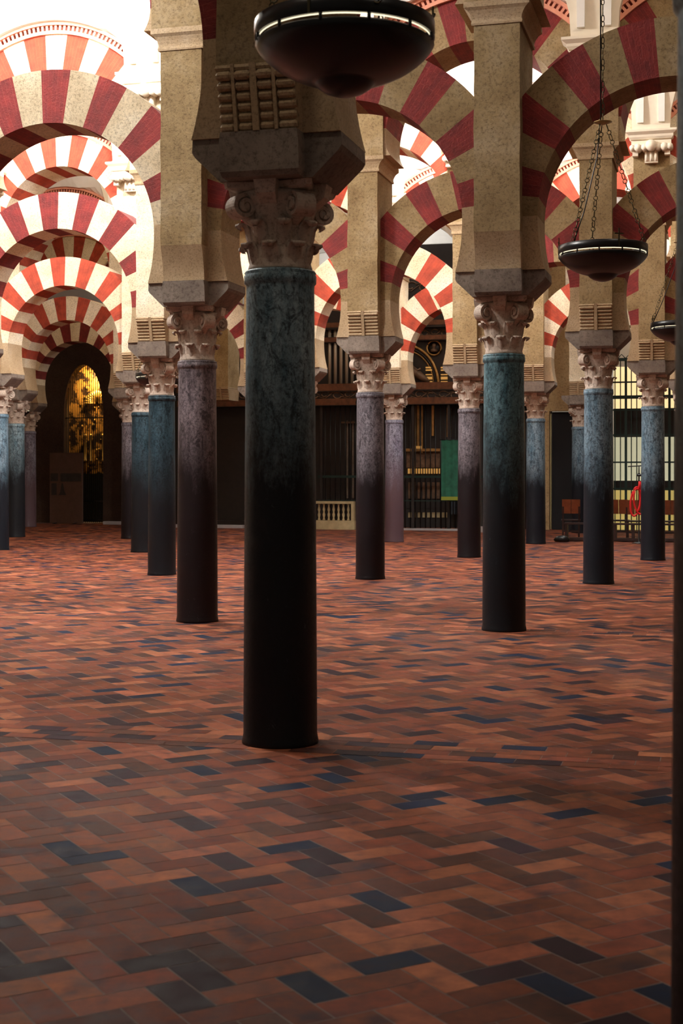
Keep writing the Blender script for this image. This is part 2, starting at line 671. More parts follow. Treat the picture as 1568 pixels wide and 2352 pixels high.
def bell_mesh():
    h = IMP0 - SH_TOP
    b = MB()
    b.lathe([(0.196, 0), (0.200, 0.012), (0.196, 0.03), (0.190, 0.05), (0.190, 0.20), (0.200, 0.32), (0.215, 0.40), (0.245, 0.48), (0.27, 0.53)], M['capital'], 32)
    # abacus with hollowed sides
    pts = []
    for s in range(4):
        a0 = pi / 4 + s * pi / 2
        c0 = Vector((cos(a0), sin(a0))) * 0.40
        c1 = Vector((cos(a0 + pi / 2), sin(a0 + pi / 2))) * 0.40
        tn = (c1 - c0).normalized()
        nm = Vector((cos(a0 + pi / 4), sin(a0 + pi / 4)))
        for t in (0.06, 0.2, 0.35, 0.5, 0.65, 0.8, 0.94):
            pts.append(c0 + (c1 - c0) * t - nm * 0.055 * sin(pi * t))
    k = len(pts)
    zz = [0.535, 0.55, 0.60, h]
    sc = [0.90, 1.0, 1.03, 1.0]
    v, f = [], []
    for z, s_ in zip(zz, sc):
        v += [(p.x * s_, p.y * s_, z) for p in pts]
    for i in range(3):
        for j in range(k):
            a, c = i * k + j, i * k + (j + 1) % k
            f.append((a, c, c + k, a + k))
    f.append(tuple(range(k - 1, -1, -1)))
    f.append(tuple(3 * k + j for j in range(k)))
    b.add(v, f, M['capital'])
    # central block on each side
    for s in range(4):
        a = s * pi / 2
        ca, sa = cos(a), sin(a)
        vs = []
        for z, hw, d in ((0.44, 0.05, 0.23), (0.50, 0.062, 0.30), (h, 0.07, 0.315)):
            for x, y in ((d - 0.12, -hw), (d, -hw), (d, hw), (d - 0.12, hw)):
                vs.append((x * ca - y * sa, x * sa + y * ca, z))
        ff = [(0, 3, 2, 1)]
        for i in range(2):
            for q in range(4):
                aa, bb = i * 4 + q, i * 4 + (q + 1) % 4
                ff.append((aa, bb, bb + 4, aa + 4))
        ff.append((8, 9, 10, 11))
        b.add(vs, ff, M['capital'])
    return b.mesh('capital')


def leaf_mesh(r0, z0, hgt, tip, wd):
    """one curling leaf, facing +x"""
    b = MB()
    prof = [(r0 - 0.01, z0), (r0 + 0.006, z0 + hgt * 0.35), (r0 + 0.014, z0 + hgt * 0.7), (r0 + 0.03, z0 + hgt * 0.9),
            (r0 + tip * 0.6, z0 + hgt), (r0 + tip * 0.95, z0 + hgt * 0.97), (r0 + tip, z0 + hgt * 0.86), (r0 + tip * 0.82, z0 + hgt * 0.78)]
    ws = [1.0, 0.98, 0.9, 0.78, 0.66, 0.55, 0.42, 0.25]
    v, f = [], []
    cols = 7
    for lay in (0, 1):
        for (r, z), w_ in zip(prof, ws):
            for c in range(cols):
                t = -1 + 2 * c / (cols - 1)
                a = t * wd * w_ / r0
                rr = r + (0.010 if c == 3 else 0.0) - 0.006 * abs(t) - (0.016 if lay else 0)
                v.append((rr * cos(a), rr * sin(a), z - (0.012 if lay else 0) * (r > r0 + 0.04)))
    nr = len(prof)
    o = nr * cols
    for i in range(nr - 1):
        for c in range(cols - 1):
            a = i * cols + c
            f.append((a, a + 1, a + cols + 1, a + cols))
            f.append((o + a, o + a + cols, o + a + cols + 1, o + a + 1))
    for i in range(nr - 1):
        a = i * cols
        f.append((a, a + cols, o + a + cols, o + a))
        a += cols - 1
        f.append((a, o + a, o + a + cols, a + cols))
    a = (nr - 1) * cols
    for c in range(cols - 1):
        f.append((a + c, a + c + 1, o + a + c + 1, o + a + c))
    b.add(v, f, M['capital'], smooth=True)
    return b.mesh('acanthus_leaf')


def volute_mesh():
    """corner scroll, standing on the +x diagonal"""
    b = MB()
    # scroll body: a spiral band wound about a horizontal axis (y)
    cx, cz = 0.268, 0.425
    pts = []
    for i in range(40):
        t = i / 39
        a = pi * 0.55 - t * 2 * pi * 1.55
        r = 0.082 * (1 - 0.72 * t)
        pts.append((cx + r * cos(a) * 0.9, cz + r * sin(a)))
    pre = [(0.16, 0.36), (0.19, 0.44), (0.22, 0.49), (0.25, 0.515)]
    line = pre + pts
    v, f = [], []
    n = len(line)
    for i, (x, z) in enumerate(line):
        t = max(0, (i - len(pre)) / 40)
        hw = 0.060 + 0.022 * t if i >= len(pre) else 0.05
        x2, z2 = line[min(i + 1, n - 1)]
        x1, z1 = line[max(i - 1, 0)]
        d = hypot(x2 - x1, z2 - z1) or 1
        nx, nz = -(z2 - z1) / d, (x2 - x1) / d
        th = 0.013
        for sy in (-1, 1):
            v.append((x + nx * th, sy * hw, z + nz * th))
            v.append((x - nx * th, sy * hw, z - nz * th))
    for i in range(n - 1):
        a = i * 4
        f += [(a, a + 2, a + 6, a + 4), (a + 1, a + 5, a + 7, a + 3), (a, a + 4, a + 5, a + 1), (a + 2, a + 3, a + 7, a + 6)]
    f += [(0, 1, 3, 2), (4 * n - 4, 4 * n - 2, 4 * n - 1, 4 * n - 3)]
    b.add(v, f, M['capital'])
    # filled drum inside the scroll
    m = 20
    v, f = [], []
    for y, r in ((-0.066, 0.0), (-0.066, 0.03), (-0.052, 0.035), (-0.05, 0.068), (0.05, 0.068), (0.052, 0.035), (0.066, 0.03), (0.066, 0.0)):
        for k in range(m):
            q = 2 * pi * k / m
            v.append((cx + r * cos(q) * 0.9, y, cz + r * sin(q)))
    for i in range(7):
        for k in range(m):
            a, c = i * m + k, i * m + (k + 1) % m
            f.append((a, a + m, c + m, c))
    b.add(v, f, M['capital'], smooth=False)
    # strut from the bell
    b.tube([(0.12, 0, 0.30), (0.20, 0, 0.36), (0.25, 0, 0.40)], 0.05, M['capital'], 10)
    return b.mesh('volute')


def impost_mesh():
    b = MB()
    h = IMP1 - IMP0
    poly = [(-0.29, 0), (0.29, 0), (0.452, 0.155), (0.47, 0.185), (0.466, h), (-0.466, h), (-0.47, 0.185), (-0.452, 0.155)]
    b.prism(poly, -0.29, 0.29, M['impost'])
    b.frus([(0.236, 0.40, 0.0), (0.245, 0.42, 0.03), (0.245, 0.435, h * 0.75), (0.237, 0.44, h)], M['impost'])
    return b.mesh('impost_block')


FN = 0.50      # half depth of the pillar
TL = 0.31      # half depth of the lower arches


def corbel_roll_mesh(bays=((-PW, -0.022), (0.022, PW)), k=7):
    b = MB()
    h = COR1 - IMP1
    b.box(-PW, PW, -0.40, 0.40, 0, h, M['smooth'])
    for s in (-1, 1):
        for i in range(k):
            zc = h * (i + 0.5) / (k + 0.6)
            y = 0.405 + 0.085 * (i / (k - 1)) ** 1.4
            r = h / (k + 0.6) * 0.5
            for x0, x1 in bays:
                n = 10
                v, f = [], []
                for x, sc in ((x0, 0.7), (x0 + 0.012, 1.0), (x1 - 0.012, 1.0), (x1, 0.7)):
                    for q in range(n):
                        a = 2 * pi * q / n
                        v.append((x, s * (y + 1.3 * r * sc * cos(a)), zc + r * sc * sin(a)))
                for j in range(3):
                    for q in range(n):
                        a, c = j * n + q, j * n + (q + 1) % n
                        f.append((a, c, c + n, a + n))
                f.append(tuple(range(n)))
                f.append(tuple(3 * n + q for q in range(n)))
                b.add(v, f, M['smooth'], smooth=False)
        # middle band and backing that leans out
        for (_, xl), (xr, _) in zip(bays, bays[1:]):
            v = [(xl, s * 0.40, 0), (xr, s * 0.40, 0), (xr, s * 0.445, 0), (xl, s * 0.445, 0),
                 (xl, s * 0.40, h), (xr, s * 0.40, h), (xr, s * 0.525, h), (xl, s * 0.525, h)]
            b.add(v, [(0, 3, 2, 1), (4, 5, 6, 7), (0, 1, 5, 4), (1, 2, 6, 5), (2, 3, 7, 6), (3, 0, 4, 7)], M['smooth'])
        v = [(-PW, s * 0.40, 0), (PW, s * 0.40, 0), (PW, s * 0.41, 0), (-PW, s * 0.41, 0),
             (-PW, s * 0.40, h), (PW, s * 0.40, h), (PW, s * 0.485, h), (-PW, s * 0.485, h)]
        b.add(v, [(0, 3, 2, 1), (4, 5, 6, 7), (0, 1, 5, 4), (1, 2, 6, 5), (2, 3, 7, 6), (3, 0, 4, 7)], M['smooth'])
    b.frus([(PW + 0.002, 0.505, h - 0.035), (PW + 0.008, 0.515, h - 0.02), (PW + 0.002, 0.505, h)], M['smooth'])
    return b.mesh('roll_corbel')


def corbel_cove_mesh():
    b = MB()
    h = COR1 - IMP1
    lv = []
    for i in range(11):
        t = i / 10
        lv.append((PW, 0.415 + 0.085 * (1 - cos(t * pi / 2)) ** 0.9, h * t))
    b.frus(lv, M['smooth'])
    return b.mesh('cove_corbel')


def pillar_mesh():
    b = MB()
    # slightly uneven rubble pillar, cut in rings so that its arrises wander
    rnd = random.Random(11)
    lv = []
    k = 16
    for i in range(k + 1):
        z = COR1 + (MOU0 - COR1) * i / k
        lv.append((PW + rnd.uniform(-0.004, 0.004), FN + rnd.uniform(-0.004, 0.004), z - COR1))
    b.frus(lv, M['stone'])
    return b.mesh('pillar')


def cornice_mesh():
    b = MB()
    h = MOU1 - MOU0
    pr = [(0.0, 0.0), (0.022, 0.0), (0.028, 0.02), (0.022, 0.035), (0.018, 0.05), (0.02, 0.07), (0.035, 0.11), (0.06, 0.15), (0.092, 0.175), (0.10, 0.18), (0.10, h)]
    b.frus([(PW + a, FN + a * 0.45, z) for a, z in pr], M['smooth'])
    return b.mesh('cornice')


def upper_mesh():
    b = MB()
    b.frus([(UW, FN + 0.035, 0), (UW, FN + 0.035, UP1 - MOU1)], M['stone'])
    return b.mesh('upper_pillar')


def console_mesh():
    """white plaster bracket and springer on the front of an upper pier (local z = world height - H(2128))"""
    b = MB()
    W0 = M['cream_plaster']
    y = -(FN + 0.035)
    b.box(-0.12, 0.12, y - 0.10, y, 0.0, 0.22, W0)
    for x in (-0.085, 0.0, 0.085):
        b.tube([(x, y - 0.10, 0.03), (x, y - 0.10, 0.22)], 0.03, W0, 8)
    b.box(-0.36, 0.36, y - 0.16, y, 0.24, 0.42, W0)
    for s in (-1, 1):
        for x, r in ((0.12, 0.06), (0.24, 0.07), (0.34, 0.055)):
            b.tube([(s * x, y - 0.22, 0.27), (s * x, y, 0.27)], r, W0, 12)
        b.box(s * 0.29 - 0.05, s * 0.29 + 0.05, y - 0.14, y, 0.13, 0.26, W0)
    b.tube([(0, y - 0.24, 0.30), (0, y, 0.30)], 0.10, W0, 14)
    b.frus([(0.37, 0.09, 0.42), (0.40, 0.115, 0.46), (0.40, 0.12, 0.50), (0.47, 0.17, 0.55), (0.47, 0.17, 0.59)], W0, 0, y - 0.10)
    b.frus([(0.34, 0.09, 0.59), (0.36, 0.10, 0.95), (0.50, 0.14, 1.5)], W0, 0, y - 0.09)
    for x in (-0.19, 0.19):
        b.frus([(0.055, 0.03, 0.72), (0.06, 0.03, 1.5)], M['plaster'], x, y - 0.22)
    return b.mesh('vault_console')


ME = {
    'shaft': shaft_mesh(), 'bell': bell_mesh(), 'leaf1': leaf_mesh(0.192, 0.03, 0.155, 0.072, 0.062),
    'leaf2': leaf_mesh(0.196, 0.17, 0.165, 0.075, 0.062), 'volute': volute_mesh(), 'impost': impost_mesh(),
    'roll': corbel_roll_mesh(), 'grid': corbel_roll_mesh(((-PW, -0.145), (-0.125, -0.03), (0.01, 0.105), (0.125, PW)), 6), 'cove': corbel_cove_mesh(), 'pillar': pillar_mesh(), 'cornice': cornice_mesh(),
    'upper': upper_mesh(), 'console': console_mesh(),
}


def make_column(loc, mat, label, drop=0.0):
    r = root('marble_column', loc, label, 'column', 'marble columns of the arcades')
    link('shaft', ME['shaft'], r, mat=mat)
    c = link('capital', ME['bell'], r, loc=(0, 0, SH_TOP))
    c.scale = (1, 1, 1 - drop / (IMP0 - SH_TOP))
    for k in range(8):
        o = link('leaf', ME['leaf1'], c)
        o.rotation_euler = (0, 0, k * pi / 4)
        o = link('leaf', ME['leaf2'], c)
        o.rotation_euler = (0, 0, k * pi / 4 + pi / 8)
    for k in range(4):
        o = link('volute', ME['volute'], c)
        o.rotation_euler = (0, 0, pi / 4 + k * pi / 2)
    link('impost_block', ME['impost'], r, loc=(0, 0, IMP0 - drop))
    return r


def make_pier(loc, kind, label, pmat=None, console=True, drop=0.0):
    r = root('masonry_pier', (loc[0], loc[1], IMP1 - drop), label, 'pier', 'masonry piers of the arcades')
    o = IMP1
    link('corbel', ME[kind], r, loc=(0, 0, 0))
    p = link('pillar', ME['pillar'], r, loc=(0, 0, COR1 - o), mat=pmat)
    link('cornice', ME['cornice'], r, loc=(0, 0, MOU0 - o))
    link('upper_pillar', ME['upper'], r, loc=(0, 0, MOU1 - o), mat=pmat)
    if console:
        link('vault_console', ME['console'], r, loc=(0, 0, H(2128) - o))
    return r


# ------------------------------------------------------------------ arches
def arch_mesh(half, hc, r_in, r_out, zbot, hd, cut, stone, red, plainm, phase, step=11.0, flare=0.075):
    """ring of voussoirs in the local x,z plane, centre at (0, hc); runs down past the centre to zbot"""
    b = MB()
    th0 = 0.0
    bounds = set()
    k = -20
    cuts = []
    while k < 20:
        a = 90 + phase + k * step
        if th0 < a < 180 - th0:
            cuts.append(a)
        k += 1
    cuts = [th0] + cuts + [180 - th0]
    segs = []
    lowlim = 4.0
    for i in range(len(cuts) - 1):
        a0, a1 = cuts[i], cuts[i + 1]
        mid = (a0 + a1) / 2
        idx = math.floor((mid - 90 - phase) / step)
        nsub = max(1, int(math.ceil((a1 - a0) / 3.7)))
        for j in range(nsub):
            s0, s1 = a0 + (a1 - a0) * j / nsub, a0 + (a1 - a0) * (j + 1) / nsub
            if mid < lowlim or mid > 180 - lowlim:
                mt = plainm
            else:
                mt = red if idx % 2 == 0 else stone
            segs.append((s0, s1, mt))
    lim = half - cut

    def ro(a):
        c = abs(cos(radians(a)))
        return min(r_out, lim / c) if c > 1e-6 else r_out

    def pt(a, r, y):
        return (r * cos(radians(a)), y, hc + r * sin(radians(a)))
    for s0, s1, mt in segs:
        a0, a1 = ro(s0), ro(s1)
        if a0 <= r_in + 1e-4 and a1 <= r_in + 1e-4:
            continue
        # split where the ring meets the pillar side so that the corner is kept
        parts = [(s0, s1)]
        for c_ in (math.degrees(math.acos(min(1, lim / r_out))), 180 - math.degrees(math.acos(min(1, lim / r_out)))):
            if s0 + 1e-3 < c_ < s1 - 1e-3:
                parts = [(s0, c_), (c_, s1)]
        for t0, t1 in parts:
            e0, e1 = ro(t0), ro(t1)
            v = [pt(t0, r_in, -hd), pt(t0, e0, -hd), pt(t1, e1, -hd), pt(t1, r_in, -hd),
                 pt(t0, r_in, hd), pt(t0, e0, hd), pt(t1, e1, hd), pt(t1, r_in, hd)]
            u0, u1 = radians(t0) * (r_in + r_out) / 2, radians(t1) * (r_in + r_out) / 2
            uf = [(u0, r_in), (u0, e0), (u1, e1), (u1, r_in)]
            ui = [(u0, 0), (u1, 0), (u1, 2 * hd), (u0, 2 * hd)]
            b.add(v, [(0, 1, 2, 3), (4, 7, 6, 5), (0, 3, 7, 4), (1, 5, 6, 2)], mt, [uf, [uf[0], uf[3], uf[2], uf[1]], ui, ui])
    # foot of the horseshoe: curves inward below the centre and lands on the impost
    k = 12
    for s in (-1, 1):
        for i in range(k):
            q0, q1 = i / k, (i + 1) / k
            x0, x1 = r_in - flare * q0 ** 2.2, r_in - flare * q1 ** 2.2
            za, zb = hc - (hc - zbot) * q0, hc - (hc - zbot) * q1
            v = [(s * x0, -hd, za), (s * lim, -hd, za), (s * lim, -hd, zb), (s * x1, -hd, zb),
                 (s * x0, hd, za), (s * lim, hd, za), (s * lim, hd, zb), (s * x1, hd, zb)]
            f = [(0, 1, 2, 3), (4, 7, 6, 5), (0, 3, 7, 4)]
            if i == k - 1:
                f.append((3, 2, 6, 7))
            if s < 0:
                f = [tuple(reversed(q)) for q in f]
            b.add(v, f, plainm)
    return b


def moulding_mesh(half, hc, r0, r1, hd, cut):
    b = MB()
    lim = half - cut
    amin = math.degrees(math.acos(min(1, lim / r0)))
    n = 30
    m = M['salmon']

    def ring(ra, rb, y0, y1, mat, a_from, a_to, steps):
        for i in range(steps):
            a0 = radians(a_from + (a_to - a_from) * i / steps)
            a1 = radians(a_from + (a_to - a_from) * (i + 1) / steps)
            v = []
            for y in (y0, y1):
                for a, r in ((a0, ra), (a0, rb), (a1, rb), (a1, ra)):
                    x = r * cos(a)
                    x = max(-half, min(half, x))
                    v.append((x, y, hc + r * sin(a)))
            b.add(v, [(0, 1, 2, 3), (4, 7, 6, 5), (0, 3, 7, 4), (1, 5, 6, 2)], mat)
    t = r1 - r0
    for s in (-1, 1):
        y0, y1 = (-hd - 0.05, -hd) if s < 0 else (hd, hd + 0.05)
        ring(r0, r0 + t * 0.3, y0, y1, m, amin, 180 - amin, n)
        ring(r0 + t * 0.72, r1, y0 - (0.03 if s < 0 else 0), y1 + (0.03 if s > 0 else 0), m, amin, 180 - amin, n)
        k = 56
        for i in range(k):
            a = amin + (180 - 2 * amin) * (i + 0.5) / k
            ring(r0 + t * 0.3, r0 + t * 0.72, y0, y1, m, a - 0.55, a + 0.55, 1)
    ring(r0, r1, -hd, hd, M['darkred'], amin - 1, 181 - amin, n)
    return b


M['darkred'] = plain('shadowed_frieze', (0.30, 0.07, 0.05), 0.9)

# ------------------------------------------------------------------ rows
# each column: key, pixel column or plan X, shaft material, corbel kind, column label, pier word
ORD = ['first', 'second', 'third', 'fourth', 'fifth', 'sixth', 'seventh']
ROWDEF = {
    'A': [('A0', dict(X=-1381), 'sh_brown', 'roll', 1, 1), ('A1', dict(x=643.5), 'sh_blue', 'grid', 1, 1), ('A2', dict(X=1099), 'sh_teal', 'cove', 1, 1)],
    'B': [('B0', dict(X=-1815), 'sh_brown', 'cove', 1, 1), ('B1', dict(x=453), 'sh_brown', 'cove', 1, 1), ('B2', dict(x=1157), 'sh_teal', 'cove', 1, 1), ('B3', dict(X=1880), 'sh_blue', 'roll', 1, 1)],
    'C': [('C0', dict(X=-2330), 'sh_teal', 'roll', 1, 1), ('C1', dict(x=371.5), 'sh_dark', 'roll', 1, 1), ('C2', dict(x=850), 'sh_mauve', 'roll', 1, 1), ('C3', dict(x=1374), 'sh_pale', 'roll', 1, 1), ('C4', dict(X=2690), 'sh_brown', 'roll', 1, 1)],
    'D': [('D0', dict(x=-4), 'sh_pale', 'roll', 1, 1), ('D1', dict(x=326), 'sh_dark', 'roll', 1, 1), ('D2', dict(X=-302), 'sh_brown', 'roll', 1, 1), ('D3', dict(x=1077), 'sh_mauve', 'roll', 1, 1), ('D4', dict(x=1499), 'sh_pale', 'roll', 1, 1), ('D5', dict(X=3430), 'sh_teal', 'roll', 1, 1)],
    'E': [('E0', dict(x=37), 'sh_blue', 'roll', 1, 1), ('E1', dict(x=299), 'sh_mauve', 'roll', 1, 1), ('E2', dict(x=596), 'sh_brown', 'roll', 1, 1), ('E3', dict(x=905), 'sh_violet', 'roll', 1, 1), ('E4', dict(x=1230), 'sh_pale', 'roll', 1, 1), ('E5', dict(x=1576), 'sh_blue', 'roll', 1, 1)],
    'G': [('G0', dict(x=66), 'sh_violet', 'roll', 1, 1), ('G1', dict(x=300), 'sh_brown', 'roll', 1, 1), ('G2', dict(x=519), None, 'roll', 0, 1), ('G5', dict(x=1331), 'sh_pale', 'roll', 1, 1), ('G6', dict(X=3700), 'sh_teal', 'roll', 1, 1)],
}
CLAB = {
    'A0': 'brown column of the nearest arcade, standing beyond the frame at the picture edge',
    'A1': 'nearest and thickest full-length column, blue-grey marble, dark at the foot',
    'A2': 'dark teal column of the nearest arcade, outside the frame beside the foreground column',
    'B0': 'brown marble column of the second arcade, outside the frame beside the tall white arch',
    'B1': 'brown-purple marble column just behind the nearest column, second in the slanting line of shafts',
    'B2': 'tall dark teal marble column with a coved pier, opposite the brown-purple one',
    'B3': 'blue-grey column of the second arcade hidden behind the blurred foreground shaft',
    'C0': 'dark teal column of the third arcade, outside the frame beside the tunnel of arches',
    'C1': 'dark teal marble column third in the slanting line, partly behind the brown-purple shaft',
    'C2': 'mauve-grey column with a dark lower half standing right of the nearest column, clear on the floor',
    'C3': 'pale blue column under the hanging lamp that shows its whole chain',
    'C4': 'brown column of the third arcade hidden beyond the blurred foreground shaft',
    'D0': 'pale blue column cut by the picture edge under the tunnel of arches',
    'D1': 'teal column fourth in the slanting line, wedged behind the third',
    'D2': 'brown column of the fourth arcade almost hidden behind the nearest column',
    'D3': 'mauve marble column with black lower half beside the green banner',
    'D4': 'pale blue column beside the hanging red rope',
    'D5': 'teal column of the fourth arcade hidden beyond the blurred foreground shaft',
    'E0': 'narrow blue column beside the cut-off pale one under the tunnel of arches',
    'E1': 'thin mauve column fifth and last in the slanting line',
    'E2': 'brown column of the fifth arcade hidden behind the nearest column',
    'E3': 'slim pale violet column in front of the gilded screen',
    'E4': 'slim pale blue column beside the dark doorway',
    'E5': 'blue column of the fifth arcade cut by the blurred foreground shaft',
    'G0': 'farthest violet column beside the dark wall with the information board',
    'G1': 'farthest brown column beneath the yellow and red arch, behind the slanting line',
    'G5': 'pale column against the far wall between the doorway and the big window grille',
    'G6': 'teal column of the last arcade in front of the window grille, outside the frame',
}
SHORT = {
    'A0': 'unseen brown foreground column', 'A1': 'the nearest column', 'A2': 'unseen teal foreground column',
    'B0': 'the unseen second-arcade column', 'B1': 'the brown-purple column', 'B2': 'the tall teal column', 'B3': 'the hidden second-arcade column',
    'C0': 'the unseen third-arcade column', 'C1': 'the slanting line\'s third column', 'C2': 'the mauve-grey column', 'C3': 'the lamp-side pale column', 'C4': 'the hidden third-arcade column',
    'D0': 'the cut-off pale column', 'D1': 'the slanting line\'s fourth column', 'D2': 'the hidden fourth-arcade column', 'D3': 'the green-banner column', 'D4': 'the red-rope column', 'D5': 'the unseen fourth-arcade column',
    'E0': 'the narrow blue column', 'E1': 'the slanting line\'s last column', 'E2': 'the hidden fifth-arcade column', 'E3': 'the slim violet column', 'E4': 'the doorway column', 'E5': 'the shaft-cut blue column',
    'G0': 'the farthest violet column', 'G1': 'the farthest brown column', 'G2': 'the dark screen', 'G5': 'the far-wall pale column', 'G6': 'the unseen last-arcade column',
}
ROWNAME = {'A': 'nearest', 'B': 'second', 'C': 'third', 'D': 'fourth', 'E': 'fifth', 'G': 'farthest'}
PHASE = {'B01': -9, 'B12': 3, 'B23': 5, 'C01': -1.5, 'C12': 6, 'C23': 2, 'C34': 4, 'D01': -2, 'D12': 5, 'D23': 1, 'D34': 3, 'D45': 0,
         'E01': 1, 'E12': 3, 'E23': -4, 'E34': 4, 'E45': 2, 'G01': 5, 'G12': 0, 'G56': 2}
NEWRED = {'D01', 'D12', 'D23', 'E23', 'E34', 'E45', 'E01'}
POS = {}
DROP = {'A': 0.075}
for rk, items in ROWDEF.items():
    z0 = ROWS[rk]
    for key, q, sm, ck, hascol, haspier in items:
        p = row_pt(z0, **q)
        POS[key] = p
        if hascol:
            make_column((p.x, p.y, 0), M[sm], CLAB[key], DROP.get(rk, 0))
        pm = M['lit_limewash'] if key in ('C1', 'E1', 'E3', 'D1', 'D0', 'E0', 'G5') else None  # overlit piers get the whiter stone, light put into the colour
        lab = 'tan stone pier with %s corbel above %s' % ({'roll': 'rolled', 'grid': 'panelled'}.get(ck, 'smooth coved'), SHORT[key])
        make_pier(p, ck, lab, pm, True, DROP.get(rk, 0))

for rk, items in ROWDEF.items():
    for i in range(len(items) - 1):
        k0, k1 = items[i][0], items[i + 1][0]
        if (k0, k1) == ('G2', 'G5'):
            continue
        p0, p1 = POS[k0], POS[k1]
        d = (p1 - p0)
        half = d.length / 2
        mid = (p0 + p1) / 2
        rz = atan2(d.y, d.x)
        code = rk + k0[1] + k1[1]
        ph = PHASE.get(code, 0)
        old = code not in NEWRED
        st = M['stone'] if rk in 'AB' or (rk == 'C' and code != 'C01') or code in ('D34', 'D45') else M['lit_limewash']
        if code == 'B01':
            st = M['pale_stone']
        rd = M['brick'] if old else M['brick_new']
        r_in = half - 0.392
        mb = arch_mesh(half, HC1 - IMP1, r_in, r_in + 0.60, 0.0, TL, PW - 0.002, st, rd, M['smooth'], ph)
        o = link('horseshoe_arch', mb, None, loc=(mid.x, mid.y, IMP1 - DROP.get(rk, 0)))
        o.rotation_euler = (0, 0, rz)
        tag(o, 'lower red-striped arch from %s to %s' % (SHORT[k0], SHORT[k1]), 'arch', 'lower arches of the arcades')
        # upper arch
        r2 = half - UW - 0.03
        ph2 = ph + 4
        rd2 = M['brick'] if rk in 'AB' or code in ('C12', 'C23', 'C34') else M['brick_new']
        st2 = M['stone'] if rk in 'AB' or code in ('C12', 'C23', 'C34') else M['lit_limewash']
        rt = root('upper_arch', (mid.x, mid.y, MOU1 - DROP.get(rk, 0)), 'upper red-striped arch from %s to %s' % (SHORT[k0], SHORT[k1]), 'arch', 'upper arches of the arcades', rot=rz)
        mb = arch_mesh(half, HC2 - MOU1, r2, r2 + 0.66, 0.0, FN, UW - 0.002, st2, rd2, M['smooth'], ph2)
        link('voussoir_ring', mb, rt)
        mb = moulding_mesh(half, HC2 - MOU1, r2 + 0.66, r2 + 0.85, FN, 0.0)
        link('dentil_moulding', mb, rt)

# the blurred column at the picture's edge
pe = P(389, 0.400)
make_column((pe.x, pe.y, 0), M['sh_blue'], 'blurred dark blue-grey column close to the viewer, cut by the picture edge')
make_pier(pe, 'cove', 'tan stone pier above the blurred column close to the viewer', None, False)


# ------------------------------------------------------------------ vaults
VAULTS = []


def vault_z(p):
    u, n = to_un(p)
    for fn, n0, n1 in VAULTS:
        if n0 <= n <= n1:
            return fn(u, n)
    return H(2900)


def vault(idx, ra, rb, n0, n1):
    def prof(row):
        if row is None:
            return None
        us = sorted(to_un(POS[it[0]])[0] for it in ROWDEF[row])
        # bridge long gaps with regular bays
        out = [us[0]]
        for u in us[1:]:
            g = u - out[-1]
            k = max(1, round(g / 3.4))
            base = out[-1]
            for j in range(1, k + 1):
                out.append(base + g * j / k)
        while out[0] > -27:
            out.insert(0, out[0] - 3.4)
        while out[-1] < 15:
            out.append(out[-1] + 3.4)
        return out

    def hgt(us, u):
        if us is None:
            return H(2400)
        for a, c in zip(us, us[1:]):
            if a <= u <= c:
                half = (c - a) / 2
                R = half - UW - 0.03 + 0.85
                d = u - (a + c) / 2
                return HC2 + sqrt(max(0, R * R - d * d))
        return H(2400)
    pa, pb = prof(ra), prof(rb)
    if pa is None:
        pa = pb
    if pb is None:
        pb = pa
    W = n1 - n0

    def zfn(u, n):
        t = (n - n0) / W
        s_ = 2 * t - 1
        zb = H(2370) + (H(3150) - H(2370)) * sqrt(max(0, 1 - s_ * s_))
        return max(zb, hgt(pa, u) * (1 - t) + hgt(pb, u) * t)
    VAULTS.append((zfn, n0, n1))
    b = MB()
    nu, nv = 270, 36
    v, f = [], []
    for j in range(nv + 1):
        t = j / nv
        s_ = 2 * t - 1
        zb = H(2370) + (H(3150) - H(2370)) * sqrt(max(0, 1 - s_ * s_))
        for i in range(nu + 1):
            u = -26.0 + 40.5 * i / nu
            zz = max(zb, hgt(pa, u) * (1 - t) + hgt(pb, u) * t)
            p = EU * u + EN * (n0 + W * t)
            v.append((p.x, p.y, zz))
    for j in range(nv):
        for i in range(nu):
            a = j * (nu + 1) + i
            f.append((a, a + nu + 1, a + nu + 2, a + 1))
    b.add(v, f, M['plaster'])
    struct(link('ceiling', b))


hd = FN + 0.0
seq = [(None, 'A', nn(ROWS['A']) - 7.5, nn(ROWS['A']) - hd)]
ks = list(ROWS)
for a, c in zip(ks, ks[1:]):
    seq.append((a, c, nn(ROWS[a]) + hd, nn(ROWS[c]) - hd))
NB = nn(5.32)
seq.append(('G', None, nn(ROWS['G']) + hd, NB))
for i, (a, c, n0, n1) in enumerate(seq):
    vault(i, a, c, n0, n1)

# roof light frames over the lamps
for i, (n_, u_, wt, c_, kd) in enumerate(SKY):
    b = MB()
    for x0, x1, y0, y1 in ((-0.85, -0.75, -0.6, 0.6), (0.75, 0.85, -0.6, 0.6), (-0.75, 0.75, -0.6, -0.5), (-0.75, 0.75, 0.5, 0.6)):
        b.box(x0, x1, y0, y1, 0, 0.42, M['plaster'])
    b.box(-0.75, 0.75, -0.5, 0.5, 0.04, 0.06, M['sky_pane'])
    p = EU * u_ + EN * n_
    o = link('window_%d' % (i + 10), b, loc=(p.x, p.y, LAMPZ + 0.01))
    o.rotation_euler = (0, 0, -YAW)
    struct(o)


# ------------------------------------------------------------------ far wall, screens and furniture
def px(x, y, z0):
    """local u offset and height of a photographed point on the wall plane at depth z0"""
    z = z0 / (1 + KSL * (x - 784))
    p = P((x - 784) * z, z)
    return to_un(p)[0], (1084 - y) * z * S + CAMZ


